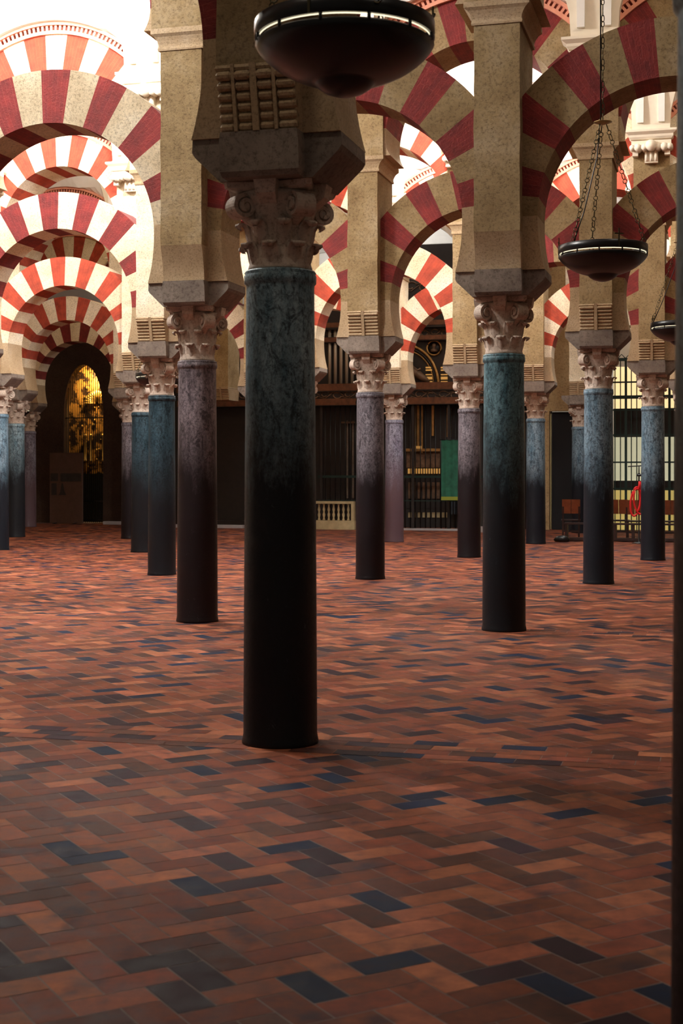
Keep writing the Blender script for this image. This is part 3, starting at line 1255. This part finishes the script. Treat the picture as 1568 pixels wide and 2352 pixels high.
def frame_root(name, z0, xc, label, cat, group=None, base=0.0):
    u, _ = px(xc, 1084, z0)
    p = EU * u + EN * nn(z0)
    r = root(name, (p.x, p.y, base), label, cat, group)
    return r, u


def wall_box(b, u0, z0, xa, xb, ya, yb, n0, n1, mat, floor=False):
    ua, za = px(xa, ya, z0)
    ub, zb = px(xb, yb, z0)
    zl, zh = min(za, zb), max(za, zb)
    if floor:
        zl = 0
    b.box(ua - u0, ub - u0, n0, n1, zl, zh, mat)


# back wall: white plaster high up
b = MB()
pc = EN * NB
b.box(-26, 14.5, 0, 0.3, 0, 10.5, M['plaster'])
o = link('wall_back', b, loc=(pc.x, pc.y, 0))
o.rotation_euler = (0, 0, -YAW)
struct(o)

# plain side walls well beyond the picture
for nm, uu in (('wall_west', -26.3), ('wall_east', 14.5)):
    b = MB()
    b.box(uu, uu + 0.3, 0.5, NB, 0, 10.5, M['tanwall'])
    o = link(nm, b)
    o.rotation_euler = (0, 0, -YAW)
    struct(o)

# dark chapel wall on the left, with an arched opening
ZL = 5.03


def chapel_left():
    b = MB()
    u0, _ = px(180, 1084, ZL)
    ul, ur = px(-120, 1084, ZL)[0] - u0, px(420, 1084, ZL)[0] - u0
    top = H(1640)
    ox0, ox1 = px(151, 1084, ZL)[0] - u0, px(241, 1084, ZL)[0] - u0
    zs = px(0, 960, ZL)[1]
    zt = px(200, 838, ZL)[1]
    cx = (ox0 + ox1) / 2
    rr = (ox1 - ox0) / 2
    # outline of the opening: a slightly pointed arch
    arc = []
    n = 20
    for i in range(n + 1):
        a = pi - pi * i / n
        arc.append((cx + rr * cos(a), zs + (zt - zs) * sin(a) ** 0.9))
    outer = [(ul, 0), (ul, top), (ur, top), (ur, 0)]
    y0, y1 = -0.15, 0.25
    # left part, right part, and strips over the arch
    b.box(ul, ox0, y0, y1, 0, top, M['brownwall'])
    b.box(ox1, ur, y0, y1, 0, top, M['brownwall'])
    for (xa, za), (xb, zb) in zip(arc, arc[1:]):
        v = [(xa, y0, za), (xb, y0, zb), (xb, y0, top), (xa, y0, top), (xa, y1, za), (xb, y1, zb), (xb, y1, top), (xa, y1, top)]
        b.add(v, [(0, 1, 2, 3), (4, 7, 6, 5), (0, 4, 5, 1)], M['brownwall'])
    p = EU * u0 + EN * nn(ZL)
    o = link('wall_left', b, loc=(p.x, p.y, 0))
    o.rotation_euler = (0, 0, -YAW)
    struct(o)
    # grille
    r = root('iron_grille', (p.x, p.y, 0), 'arched iron grille of close upright bars before the glowing gilded chapel', 'grille')
    k = 19
    for i in range(k):
        b = MB()
        x = ox0 + (ox1 - ox0) * (i + 0.5) / k
        zz = zs + (zt - zs) * sqrt(max(0, 1 - ((x - cx) / rr) ** 2)) ** 0.9 - 0.01
        b.tube([(x, 0, 0.02), (x, 0, zz)], 0.012, M['iron'], 6)
        link('upright_bar', b, r)
    for z in (0.1, px(0, 1150, ZL)[1], px(0, 962, ZL)[1]):
        b = MB()
        b.box(ox0, ox1, -0.02, 0.02, z - 0.02, z + 0.02, M['iron'])
        link('cross_rail', b, r)
    # gilded altarpiece in the niche behind
    r = root('gilded_altarpiece', (EN * 1.1 + p).to_tuple(), 'glowing gold altarpiece behind the arched iron grille', 'altarpiece')
    b = MB()
    b.box(ox0 - 0.5, ox1 + 0.5, 0.1, 0.2, 0, zt + 0.4, M['goldpatch'])
    link('backboard', b, r)
    b = MB()
    b.box(ox0 - 0.5, ox1 + 0.5, -0.06, 0.04, 0, px(0, 1088, ZL)[1], M['black'])  # black panel added where the gold glow fades, shade put into its colour
    link('shade_panel', b, r)
    rnd = random.Random(5)
    b = MB()
    b.lathe([(0.34, 0), (0.34, 0.1)], M['goldlit'], 24)
    # shell-shaped upper niche, columns and figure blocks
    b = MB()
    zc = px(0, 925, ZL)[1]
    for i in range(15):
        a = pi * i / 14
        b.tube([(cx - 0.1 + 0.06 * cos(a), 0.02, zc + 0.06 * sin(a)), (cx - 0.1 + 0.42 * cos(a), -0.05, zc + 0.42 * sin(a))], [0.015, 0.04], M['goldlit'], 6)
    link('shell_niche', b, r)
    for dx in (-0.52, -0.32, 0.12, 0.34):
        b = MB()
        b.lathe([(0.06, 0), (0.06, 0.05), (0.04, 0.08), (0.045, 0.4), (0.035, 0.8), (0.06, 0.86), (0.06, 0.92)], M['goldlit'], 10)
        link('gilded_column', b, r, loc=(cx + dx, 0, px(0, 1060, ZL)[1]))
    bm_ = MB()
    bm_.frus([(.5, .5, -1), (1, 1, 0), (.4, .4, 1)], M['goldlit'])
    boss = bm_.mesh('carved_boss')
    for i in range(70):
        x = rnd.uniform(ox0, ox1)
        z = rnd.uniform(px(0, 1090, ZL)[1], zt - 0.1)
        s_ = rnd.uniform(0.015, 0.05)
        o = link('carved_boss', boss, r, loc=(x, 0.08, z))
        o.scale = (s_, s_, s_)
    # the chapel's own lamp
    q = p + EN * 0.7 + EU * cx
    area('chapel_lamp', (q.x, q.y, zt - 0.25), 100, (1.0, 0.62, 0.22), 0.5, 0.3, (radians(55), 0, -YAW))


chapel_left()

# information board
r, u0 = frame_root('information_board', 4.97, 152, 'tall brown information board with dark pictures before the brown chapel wall', 'board')
b = MB()
wall_box(b, u0, 4.97, 115, 190, 1040, 1207, -0.03, 0.03, M['panel'], True)
link('board', b, r)
for (xa, xb, ya, yb) in ((117, 134, 1087, 1105), (140, 187, 1087, 1106), (119, 131, 1110, 1137)):
    b = MB()
    wall_box(b, u0, 4.97, xa, xb, ya, yb, -0.034, -0.03, M['panel_dark'])
    link('picture', b, r)
b = MB()
# silhouette of a peaked shape on the board
pa, pb, pc2 = px(136, 1137, 4.97), px(153, 1137, 4.97), px(144, 1110, 4.97)
b.prism([(pa[0] - u0, pa[1]), (pb[0] - u0, pb[1]), (pb[0] - u0 - 0.06, pa[1] + 0.12), (pc2[0] - u0 + 0.02, pc2[1]), (pc2[0] - u0 - 0.03, pc2[1] - 0.02), (pa[0] - u0 + 0.05, pa[1] + 0.1)], -0.034, -0.03, M['panel_dark'])
link('picture', b, r)
b = MB()
for s in (-1, 1):
    b.box(s * 0.35 - 0.03, s * 0.35 + 0.03, -0.22, 0.22, 0, 0.03, M['iron'])
link('foot', b, r)

# ------------------------------------------------------------------ the middle chapel screen
ZS = 4.88
r, u0 = frame_root('chapel_screen', ZS, 800, 'wide dark carved and gilded wooden chapel screen filling the background', 'screen')


def part(name, boxes, mat, z0=ZS, rr=None, uu=None):
    b = MB()
    for xa, xb, ya, yb, n0, n1 in boxes:
        wall_box(b, u0 if uu is None else uu, z0, xa, xb, ya, yb, n0, n1, mat, yb >= 1205)
    return link(name, b, r if rr is None else rr)


part('backboard', [(262, 1262, 905, 1206, 0.55, 0.62), (418, 905, 700, 905, 0.35, 0.45), (905, 1290, 560, 905, 0.35, 0.45)], M['darkwood'])
part('plinth', [(410, 730, 1195, 1206, -0.1, 0.5)], M['darkwood'])
part('entablature', [(410, 1262, 893, 922, -0.08, 0.5), (410, 1262, 888, 893, -0.16, 0.5), (410, 1262, 922, 926, -0.12, 0.5)], M['darkwood'])
part('gilt_line', [(410, 1262, 888, 890.5, -0.17, -0.16)], M['gilt_dim'])
part('gilt_line', [(410, 1262, 921, 924.5, -0.13, -0.12)], M['gilt_dim'])
part('upper_cornice', [(740, 1035, 740, 749, 0.1, 0.35), (740, 1035, 774, 780, 0.12, 0.35)], M['darkwood'])
part('gilt_line', [(740, 1035, 741, 744, 0.08, 0.1)], M['gilt_dim'])
part('gilt_line', [(740, 1035, 775, 778, 0.09, 0.12)], M['gilt_dim'])
for xa in (738, 880, 948, 1030, 1105, 1180):
    part('dark_post', [(xa - 3, xa + 3, 926, 1206, -0.02, 0.08)], M['darkwood'])
part('rail', [(730, 1262, 1092, 1098, -0.02, 0.06), (730, 1262, 1148, 1153, -0.02, 0.06)], M['grille'])
# upright bars of the lower grille
x = 735
while x < 1260:
    b = MB()
    ua, za = px(x, 926, ZS)
    b.tube([(ua - u0, 0.02, 0.0), (ua - u0, 0.02, za)], 0.014, M['iron'], 6)
    link('upright_bar', b, r)
    x += 11.5


def scrolls(xa, xb, yc, amp, n0, mat, step):
    """a running vine of C scrolls"""
    b = MB()
    x = xa
    s = 1
    while x < xb:
        uc, zc = px(x, yc, ZS)
        pts = []
        for i in range(16):
            t = i / 15
            a = s * (0.4 + t * 5.2)
            rr_ = amp * (1 - 0.65 * t)
            pts.append((uc - u0 + rr_ * cos(a) * 1.25, n0, zc + rr_ * sin(a)))
        b.tube(pts, 0.022, mat, 6)
        b.tube([(uc - u0 - amp * 1.6, n0, zc - s * amp * 0.4), (uc - u0, n0, zc - s * amp * .9), (uc - u0 + amp * 1.7, n0, zc + s * amp * 0.3)], 0.015, mat, 6)
        s = -s
        x += step
    return link('scroll_frieze', b, r)


scrolls(424, 1255, 907, 0.13, -0.09, M['relief'], 27)
scrolls(752, 1030, 761, 0.11, 0.33, M['relief'], 24)
scrolls(938, 1028, 655, 0.16, 0.33, M['relief'], 30)
scrolls(935, 1028, 700, 0.15, 0.33, M['relief'], 34)
# organ-like row of pale pipes
for i, xx in enumerate((752, 765, 778, 791, 804, 817)):
    ua, za = px(xx, 738 + abs(i - 2.5) * 5, ZS)
    _, zb = px(xx, 886, ZS)
    b = MB()
    b.tube([(ua - u0, 0.25, zb), (ua - u0, 0.25, za)], 0.052, M['pipe'], 12)
    link('organ_pipe', b, r)
# big gilded arc, medallion and the reclining relief figure shapes
ca_, cz_ = px(925, 885, ZS)
b = MB()
for rad, th, mt in ((1.02, 0.045, M['goldtrim']), (0.94, 0.03, M['darkwood']), (0.88, 0.02, M['goldtrim'])):
    pts = [(ca_ - u0 + rad * cos(a), 0.28, cz_ + rad * 1.2 * sin(a)) for a in [pi * k / 28 for k in range(29)]]
    b.tube(pts, th, mt, 8)
link('gilded_arc', b, r)
mu, mz = px(992, 797, ZS)
b = MB()
b.tube([(mu - u0 + 0.215 * cos(a), 0.3, mz + 0.215 * sin(a)) for a in [2 * pi * k / 32 for k in range(32)]], 0.028, M['goldtrim'], 8, closed=True)
b.tube([(mu - u0, 0.32, mz), (mu - u0, 0.34, mz)], 0.2, M['darkwood'], 24)
med = link('medallion', b, r)
b = MB()
b.lathe([(0.02, -0.13), (0.11, -0.12), (0.10, -0.05), (0.04, -0.01), (0.045, 0.02), (0.062, 0.06), (0.06, 0.10), (0.035, 0.135), (0.0, 0.145)], M['relief'], 16, mu - u0, 0.30)
b.v = [(a, c, d + mz) for a, c, d in b.v]
link('bust_relief', b, med)
fu, fz = px(955, 855, ZS)
b = MB()
b.tube([(fu - u0 - 0.28, 0.25, fz + 0.30), (fu - u0 - 0.2, 0.2, fz + 0.1), (fu - u0, 0.2, fz - 0.05), (fu - u0 + 0.25, 0.22, fz - 0.22), (fu - u0 + 0.35, 0.25, fz - 0.3)], [0.07, 0.13, 0.14, 0.09, 0.04], M['relief'], 10)
b.tube([(fu - u0 - 0.24, 0.22, fz + 0.36), (fu - u0 - 0.22, 0.2, fz + 0.46)], [0.07, 0.07], M['relief'], 10)
b.tube([(fu - u0 - 0.18, 0.18, fz + 0.2), (fu - u0 + 0.02, 0.12, fz + 0.06), (fu - u0 + 0.12, 0.12, fz + 0.12)], [0.05, 0.04, 0.03], M['relief'], 8)
link('reclining_relief', b, r)
for (xa, xb) in ((973, 988), (1008, 1023)):
    for (ya, yb) in ((841, 844), (847, 850), (858, 860), (864, 870), (874, 877)):
        part('lit_gilding', [(xa, xb, ya, yb, 0.26, 0.33)], M['candle'])
# gold pilasters and lit altar seen through the bars
for (xa, xb, ya, yb) in ((951, 956, 928, 1034), (961, 964, 928, 1040), (945, 949, 928, 1034), (985, 990, 930, 1000), (1020, 1029, 935, 1003), (1196, 1200, 935, 1090)):
    part('gilded_pilaster', [(xa, xb, ya, yb, 0.40, 0.52)], M['goldtrim'])
for i in range(7):
    xa = 929 + i * 12
    part('altar_panel', [(xa, xa + 8, 1076, 1088, 0.44, 0.54)], M['candle'])
part('altar_frontal', [(925, 1015, 1034, 1074, 0.5, 0.55)], M['relief'])
part('altar_shelf', [(925, 1015, 1030, 1036, 0.36, 0.55)], M['goldtrim'])
part('gilt_crown', [(949, 961, 1024, 1034, 0.4, 0.5)], M['candle'])
for i in range(8):
    xa = 929 + i * 11
    part('altar_panel', [(xa, xa + 7, 1108, 1146, 0.5, 0.54)], M['relief'])
for i in range(5):
    part('altar_panel', [(1030 + i * 8, 1035 + i * 8, 1153, 1182, 0.3, 0.35)], M['pane_blue'])
for i in range(9):
    xa = 929 + i * 11
    part('altar_panel', [(xa, xa + 7, 1178, 1190, 0.5, 0.54)], M['balus'])
for (xa, xb, ya, yb) in ((787, 790, 965, 1145), (800, 803, 965, 1145)):
    part('marble_pilaster', [(xa, xb, ya, yb, 0.45, 0.52)], M['impost'])
part('marble_lintel', [(775, 806, 967, 971, 0.42, 0.52)], M['relief'])

# green banner hanging on the grille
rb, ub = frame_root('green_banner', 4.80, 1034, 'dark green cloth banner with a yellow hem hanging before the gilded screen', 'banner')
b = MB()
ua, zt = px(1013, 1010, 4.80)
uc, zl = px(1056, 1141, 4.80)
n = 24
v, f = [], []
for yy in (0.0, 0.012):
    for z in (zl, zt):
        for i in range(n + 1):
            t = i / n
            v.append((ua - ub + (uc - ua) * t, yy + 0.012 * sin(t * 17), z))
k = n + 1
for i in range(n):
    f += [(i, i + 1, i + 1 + k, i + k), (2 * k + i, 3 * k + i, 3 * k + i + 1, 2 * k + i + 1), (k + i, k + i + 1, 3 * k + i + 1, 3 * k + i), (i, 2 * k + i, 2 * k + i + 1, i + 1)]
b.add(v, f, M['green'])
link('cloth', b, rb)
b = MB()
zh = px(1034, 1149, 4.80)[1]
b.box(ua - ub, uc - ub, -0.014, 0.026, zh, zl, M['yellowgreen'])
link('yellow_hem', b, rb)
b = MB()
b.tube([(ua - ub - 0.03, 0.0, zt), (uc - ub + 0.03, 0.0, zt)], 0.014, M['iron'], 8)
link('hanging_rod', b, rb)
b = MB()
for xx in (ua - ub, uc - ub):
    b.tube([(xx, 0.02, 0), (xx, 0.02, zt)], 0.014, M['iron'], 8)
link('support_pole', b, rb)

# cream balustrade
rb, ub = frame_root('stone_balustrade', 4.70, 770, 'low cream stone balustrade at the foot of the dark screen', 'balustrade')
ua, zt = px(690, 1151, 4.70)
uc, zl = px(814, 1196, 4.70)
ua -= ub
uc -= ub
b = MB()
b.box(ua, uc, -0.1, 0.1, zt - 0.07, zt, M['balus'])
link('handrail', b, rb)
b = MB()
b.box(ua, uc + 0.03, -0.12, 0.12, 0, zl, M['balus'])
link('base', b, rb)
b = MB()
b.box(uc - 0.08, uc, -0.1, 0.1, zl, zt - 0.07, M['balus'])
link('end_post', b, rb)
k = 10
for i in range(k):
    x = ua + 0.05 + (uc - 0.16 - ua) * (i + 0.5) / k
    b = MB()
    h = zt - 0.07 - zl
    b.lathe([(0.04, 0), (0.04, 0.04), (0.022, 0.07), (0.045, h * 0.35), (0.022, h * 0.5), (0.045, h * 0.65), (0.022, h - 0.06), (0.04, h - 0.03), (0.04, h)], M['balus'], 10, x, 0)
    b.v = [(p_[0], p_[1], p_[2] + zl) for p_ in b.v]
    link('baluster', b, rb)

# pale steps along the foot of the wall
for nm, xa, xb, z0, hh, lab in (('stone_step', 240, 289, 4.93, 0.10, 'pale stone step beside the iron grille chapel'), ('stone_step', 400, 560, 4.72, 0.09, 'pale stone step between the slanting line and the nearest column'),
                                ('stone_step', 820, 1100, 4.70, 0.05, 'long thin pale step below the gilded screen'), ('stone_step', 1096, 1112, 4.60, 0.16, 'small pale stone block beside the banner column')):
    u_ = px((xa + xb) / 2, 1084, z0)[0]
    ua, uc = px(xa, 0, z0)[0] - u_, px(xb, 0, z0)[0] - u_
    b = MB()
    b.box(ua, uc, -0.12, 0.14, 0, hh, M['step'])
    p = EU * u_ + EN * nn(z0)
    o = link(nm, b, loc=(p.x, p.y, 0))
    o.rotation_euler = (0, 0, -YAW)
    tag(o, lab, 'step')

# ------------------------------------------------------------------ right end: doorway and large grille
ZR = 4.86
b = MB()
u_ = px(1300, 0, ZR)[0]
L_ = lambda x: px(x, 0, ZR)[0] - u_
hz = lambda y: px(1300, y, ZR)[1]
b.box(L_(1262), L_(1400), -0.1, 0.2, hz(944), H(2500), M['tanwall'])
b.box(L_(1318), L_(1406), -0.1, 0.2, 0, hz(944), M['tanwall'])
b.box(L_(1248), L_(1262), -0.1, 0.2, 0, H(2500), M['tanwall'])
p = EU * u_ + EN * nn(ZR)
o = link('wall_right', b, loc=(p.x, p.y, 0))
o.rotation_euler = (0, 0, -YAW)
struct(o)
b = MB()
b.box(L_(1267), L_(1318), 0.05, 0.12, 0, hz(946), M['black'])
o = link('door_1', b, loc=(p.x, p.y, 0))
o.rotation_euler = (0, 0, -YAW)
struct(o)
b = MB()
b.box(L_(1263.5), L_(1265.2), 0.02, 0.12, 0.02, hz(950), M['trim'])
o = link('trim_1', b, loc=(p.x, p.y, 0))
o.rotation_euler = (0, 0, -YAW)
struct(o)

# lit windows behind an iron grille
b = MB()
for (xa, xb, ya, yb, mt) in ((1406, 1640, 600, 842, M['cream_plaster']), (1406, 1640, 842, 922, M['pane_warm']), (1406, 1640, 922, 938, M['pane_warm']), (1406, 1640, 938, 1004, M['darkwood']),
                             (1406, 1640, 1004, 1104, M['pane_pale']), (1406, 1640, 1104, 1126, M['darkwood']), (1406, 1640, 1126, 1206, M['pane_low'])):
    b.box(L_(xa), L_(xb), 0.5, 0.55, max(0, hz(yb)) if yb < 1200 else 0, hz(ya), mt)
o = link('window_1', b, loc=(p.x, p.y, 0))
o.rotation_euler = (0, 0, -YAW)
struct(o)
rg = root('window_grille', (p.x, p.y, 0), 'tall green-black iron grille before the yellow lit windows', 'grille')
for y in (880, 914, 943, 1000, 1062, 1122):
    b = MB()
    t = 0.05 if y in (914,) else 0.022
    b.box(L_(1400), L_(1640), -0.03, 0.03, hz(y) - t, hz(y) + t, M['grille'])
    link('cross_rail', b, rg)
x = 1412
i = 0
while x < 1636:
    b = MB()
    wd = 0.035 if i % 4 == 2 else 0.014
    b.box(L_(x) - wd, L_(x) + wd, -0.02, 0.02, 0, hz(826), M['grille'])
    link('upright_bar', b, rg)
    x += 12.5
    i += 1
b = MB()
for i in range(13):
    x0 = 1400 + i * 18
    ua, uc = L_(x0), L_(x0 + 18)
    b.tube([(ua, 0, hz(826)), ((ua + uc) / 2, 0, hz(826) + 0.12), (uc, 0, hz(826))], 0.014, M['grille'], 6)
b.box(L_(1400), L_(1640), -0.03, 0.03, hz(832), hz(825), M['grille'])
link('top_rail', b, rg)


# ------------------------------------------------------------------ chairs and benches
def chair(x, z0, rz, lab):
    u_ = px(x, 0, z0)[0]
    p = EU * u_ + EN * nn(z0)
    r = root('wooden_chair', (p.x, p.y, 0), lab, 'chair', 'wooden chairs before the window grille', rot=-YAW + rz)
    for s in (-1, 1):
        b = MB()
        b.box(s * 0.115 - 0.11, s * 0.115 + 0.11, -0.012, 0.012, 0.62, 0.98, M['chair'])
        b.v = [(a, c - (d - 0.45) * 0.22, d) for a, c, d in b.v]
        link('backrest_board', b, r)
    b = MB()
    b.box(-0.24, 0.24, -0.02, 0.44, 0.43, 0.465, M['chairdark'])
    link('seat', b, r)
    for sx in (-1, 1):
        for yy, top in ((0.0, 0.8), (0.40, 0.43)):
            b = MB()
            b.box(sx * 0.2 - 0.02, sx * 0.2 + 0.02, yy - 0.02, yy + 0.02, 0, top, M['chairdark'])
            b.v = [(a, c - (max(0, d - 0.45) * 0.22), d) for a, c, d in b.v]
            link('leg', b, r)
    b = MB()
    b.box(-0.2, 0.2, -0.015, 0.015, 0.15, 0.19, M['chairdark'])
    b.box(-0.2, 0.2, 0.385, 0.415, 0.15, 0.19, M['chairdark'])
    link('stretcher', b, r)
    return r


chair(1311, 4.27, 0.12, 'orange-brown wooden chair with a split back, nearest the dark doorway')
chair(1421, 4.27, 0.0, 'wooden chair half hidden behind the pale column under the chained lamp')
chair(1458, 4.22, 0.0, 'wooden chair standing behind the hanging red rope')
chair(1540, 4.22, -0.05, 'wooden chair between the rope column and the blurred foreground shaft')


def bench(xa, xb, z0, lab):
    u_ = px((xa + xb) / 2, 0, z0)[0]
    p = EU * u_ + EN * nn(z0)
    r = root('kneeling_bench', (p.x, p.y, 0), lab, 'bench', 'dark benches before the window grille')
    ua, uc = px(xa, 0, z0)[0] - u_, px(xb, 0, z0)[0] - u_
    b = MB()
    b.box(ua, uc, -0.16, 0.16, 0.40, 0.44, M['chairdark'])
    link('seat', b, r)
    b = MB()
    b.box(ua, uc, -0.2, 0.2, 0.02, 0.08, M['chairdark'])
    link('footboard', b, r)
    k = max(2, int((uc - ua) / 0.7))
    for i in range(k + 1):
        x = ua + 0.05 + (uc - ua - 0.1) * i / k
        b = MB()
        b.box(x - 0.03, x + 0.03, -0.14, 0.14, 0, 0.40, M['chairdark'])
        link('leg', b, r)
    return r


bench(1296, 1400, 4.10, 'dark low bench in front of the chair nearest the doorway')
bench(1408, 1500, 4.10, 'dark low bench below the red rope')
bench(1512, 1600, 4.10, 'dark low bench reaching behind the blurred foreground shaft')
# dark bag at the bench end
b = MB()
b.lathe([(0.02, 0.0), (0.10, 0.01), (0.12, 0.06), (0.08, 0.13), (0.03, 0.16), (0.0, 0.16)], M['iron'], 16)
b.v = [(a * 1.7, c, d) for a, c, d in b.v]
p = row_pt(4.02, x=1290)
o = link('dark_bag', b, loc=(p.x, p.y, 0))
tag(o, 'small dark bundle lying on the floor at the bench end by the doorway', 'bag')

# red rope on a black stand
p = row_pt(4.00, x=1467)
r = root('rope_stand', (p.x, p.y, 0), 'black metal stand with crossbars beside the pale column', 'stand', rot=0)
b = MB()
b.lathe([(0.17, 0), (0.17, 0.015), (0.03, 0.04), (0.018, 0.06), (0.018, 1.62), (0.03, 1.64), (0.0, 1.66)], M['iron'], 16)
link('post', b, r)
b = MB()
b.tube([(-0.26, 0, 1.80), (0.30, 0, 1.83)], 0.014, M['iron'], 8)
b.tube([(0, 0, 1.6), (0, 0, 1.82)], 0.014, M['iron'], 8)
link('top_bar', b, r)
b = MB()
b.tube([(-0.06, -0.02, 1.60), (0.14, -0.02, 1.60)], 0.03, M['iron'], 8)
link('clamp', b, r)
b = MB()
rz_ = 1.38


def loop(cx, cz, w_, h_, tilt, y):
    pts = []
    for i in range(22):
        a = 2 * pi * i / 22
        x, z = w_ * sin(a), h_ * cos(a)
        pts.append((cx + x * cos(tilt) - z * sin(tilt), y + 0.02 * sin(a * 2), cz + x * sin(tilt) + z * cos(tilt)))
    return pts


b.tube(loop(-0.10, 0.98, 0.11, 0.34, -0.10, -0.05), 0.024, M['rope'], 8, closed=True)
b.tube(loop(-0.02, 0.98, 0.12, 0.30, 0.18, -0.08), 0.024, M['rope'], 8, closed=True)
b.tube([(0.0, -0.05, 1.45), (-0.01, -0.06, 1.36), (-0.03, -0.07, 1.26)], 0.028, M['rope'], 8)
b.tube([(0.03, -0.05, 1.45), (0.05, -0.06, 1.2), (0.08, -0.06, 0.85), (0.11, -0.05, 0.68)], 0.024, M['rope'], 8)
o = link('coiled_rope', b, loc=(p.x, p.y - 0.03, 0))
tag(o, 'bright red rope coiled and hanging from the black stand', 'rope')


# ------------------------------------------------------------------ hanging lamps
def link_pts(c, d, side, ln, wd):
    pts = []
    for i in range(12):
        a = 2 * pi * i / 12
        pts.append(c + d * (ln / 2 * cos(a)) + side * (wd / 2 * sin(a)))
    return pts


def chain(p0, p1, wire=0.0042, long_=0.075, wide=0.026, ring=0.038, alt=True, mat=None):
    b = MB()
    p0, p1 = Vector(p0), Vector(p1)
    d = (p1 - p0)
    L = d.length
    d.normalize()
    s1 = d.cross(Vector((0.3, 1, 0.1))).normalized()
    s2 = d.cross(s1).normalized()
    unit = (long_ + (ring if alt else long_)) * 0.86
    k = max(1, round(L / unit))
    st = L / k
    for i in range(k):
        c = p0 + d * (st * (i + 0.32))
        b.tube(link_pts(c, d, s1 if i % 2 else s2, st * 0.68, wide), wire, mat, 5, closed=True)
        c = p0 + d * (st * (i + 0.82))
        if alt:
            b.tube(link_pts(c, d, s1, st * 0.42, ring), wire, mat, 5, closed=True)
        else:
            b.tube(link_pts(c, d, s2 if i % 2 else s1, st * 0.55, wide), wire, mat, 5, closed=True)
    return b


def lamp(loc, lab, ch=(-24, -144, 96), cr=(-80, 40, 160), R=0.414, top=9.2, rise=1.2, out=-0.02):
    r = root('hanging_lamp', loc, lab, 'lamp', 'hanging bowl lamps', rot=0)
    # bowl, local z=0 at its rim
    b = MB()
    prof = [(0.0, -0.235), (0.04, -0.232), (0.09, -0.215), (0.12, -0.195), (0.135, -0.178)]
    for i in range(18):
        q_ = 0.14 + (R - 0.14) * i / 17
        prof.append((q_, -0.185 * max(0.0, 1 - (q_ / R) ** 2.2) ** 0.78))
    inner = [(q[0] * 0.97, q[1] + 0.01) for q in prof[::-1]]
    b.lathe(prof + inner, M['iron'], 56, cap=False)
    link('bowl', b, r)
    b = MB()
    b.lathe([(R, 0.028), (R + 0.003, 0.03), (R + 0.003, 0.10), (R - 0.006, 0.104), (R - 0.012, 0.10), (R - 0.012, 0.028), (R, 0.028)], M['iron'], 64, cap=False)
    link('rim_band', b, r)
    for k in range(12):
        b = MB()
        a = radians(15 + 30 * k)
        b.tube([((R - 0.006) * cos(a), (R - 0.006) * sin(a), -0.004), ((R - 0.006) * cos(a), (R - 0.006) * sin(a), 0.034)], 0.008, M['iron'], 8)
        link('spacer_stud', b, r)
    b = MB()
    b.lathe([(R - 0.016, 0.0225), (R - 0.014, 0.028), (R - 0.018, 0.028), (R - 0.016, 0.0225)], M['glow'], 64, cap=False)  # emissive ring drawing the bright, lit inner edge of the slot
    link('slot_glow_ring', b, r)
    for a in cr:
        a = radians(a)
        b = MB()
        b.box(-0.006, 0.006, -0.004, 0.004, 0.03, 0.20, M['chain'])
        b.box(-0.042, 0.042, -0.004, 0.004, 0.145, 0.157, M['chain'])
        x, y = (R + 0.002) * cos(a), (R + 0.002) * sin(a)
        link('cross', b, r, loc=(x, y, 0)).rotation_euler = (0, 0, a + pi / 2)
    hub = rise + 0.06
    for a in ch:
        a = radians(a)
        b = chain((0.035 * cos(a), 0.035 * sin(a), hub - 0.02), ((R + out) * cos(a), (R + out) * sin(a), 0.11 if out < 0 else 0.07), mat=M['chain'])
        link('side_chain', b, r)
    b = MB()
    b.lathe([(0.0, hub - 0.02), (0.02, hub - 0.018), (0.085, hub + 0.003), (0.087, hub + 0.006), (0.02, hub + 0.012), (0.006, hub + 0.03), (0.0, hub + 0.03)], M['brass'], 28)
    link('hub_plate', b, r)
    b = chain((0, 0, hub + 0.02), (0, 0, top - loc[2]), alt=False, mat=M['chain'], long_=0.06, wide=0.028)
    link('main_chain', b, r)
    b = MB()
    b.tube([(-0.02, 0.0, hub), (-0.022, 0, top - loc[2])], 0.007, M['iron'], 6)
    a = radians(ch[1])
    b.tube([(-0.03, 0, hub), (-0.05, 0.01, hub * 0.75), ((R - .05) * cos(a) * 0.75 + .02, (R - .05) * sin(a) * .75, hub * 0.32), ((R - 0.03) * cos(a), (R - 0.03) * sin(a), 0.1)], 0.006, M['iron'], 6)
    link('cable', b, r)
    return r


def lamp_at(x, yslot, z, lab, **kw):
    p = P((x - 784) * z, z)
    kw['top'] = vault_z(p)
    return lamp((p.x, p.y, H((1084 - yslot) * z) - 0.015), lab, **kw)


lamp_at(791, 98, 0.747, 'largest black bowl lamp hanging in front of the nearest pier', ch=(157, 62, -70), cr=(8, 128, 248), out=0.014)
lamp_at(1384, 586, 1.52, 'black bowl lamp with three chains and crosses before the pale column')
lamp_at(1561, 755, 2.34, 'black bowl lamp half hidden by the blurred foreground shaft', ch=(-64, 176, 56), cr=(190, 70, -50))
lamp_at(362, 868, 3.06, 'small distant black lamp half hidden behind the third column of the slanting line', ch=(180, 60, -60))
lamp_at(33, 944, 4.46, 'tiny distant lamp behind the narrow blue column')
lamp_at(852, 928, 4.35, 'tiny distant lamp behind the mauve-grey column')
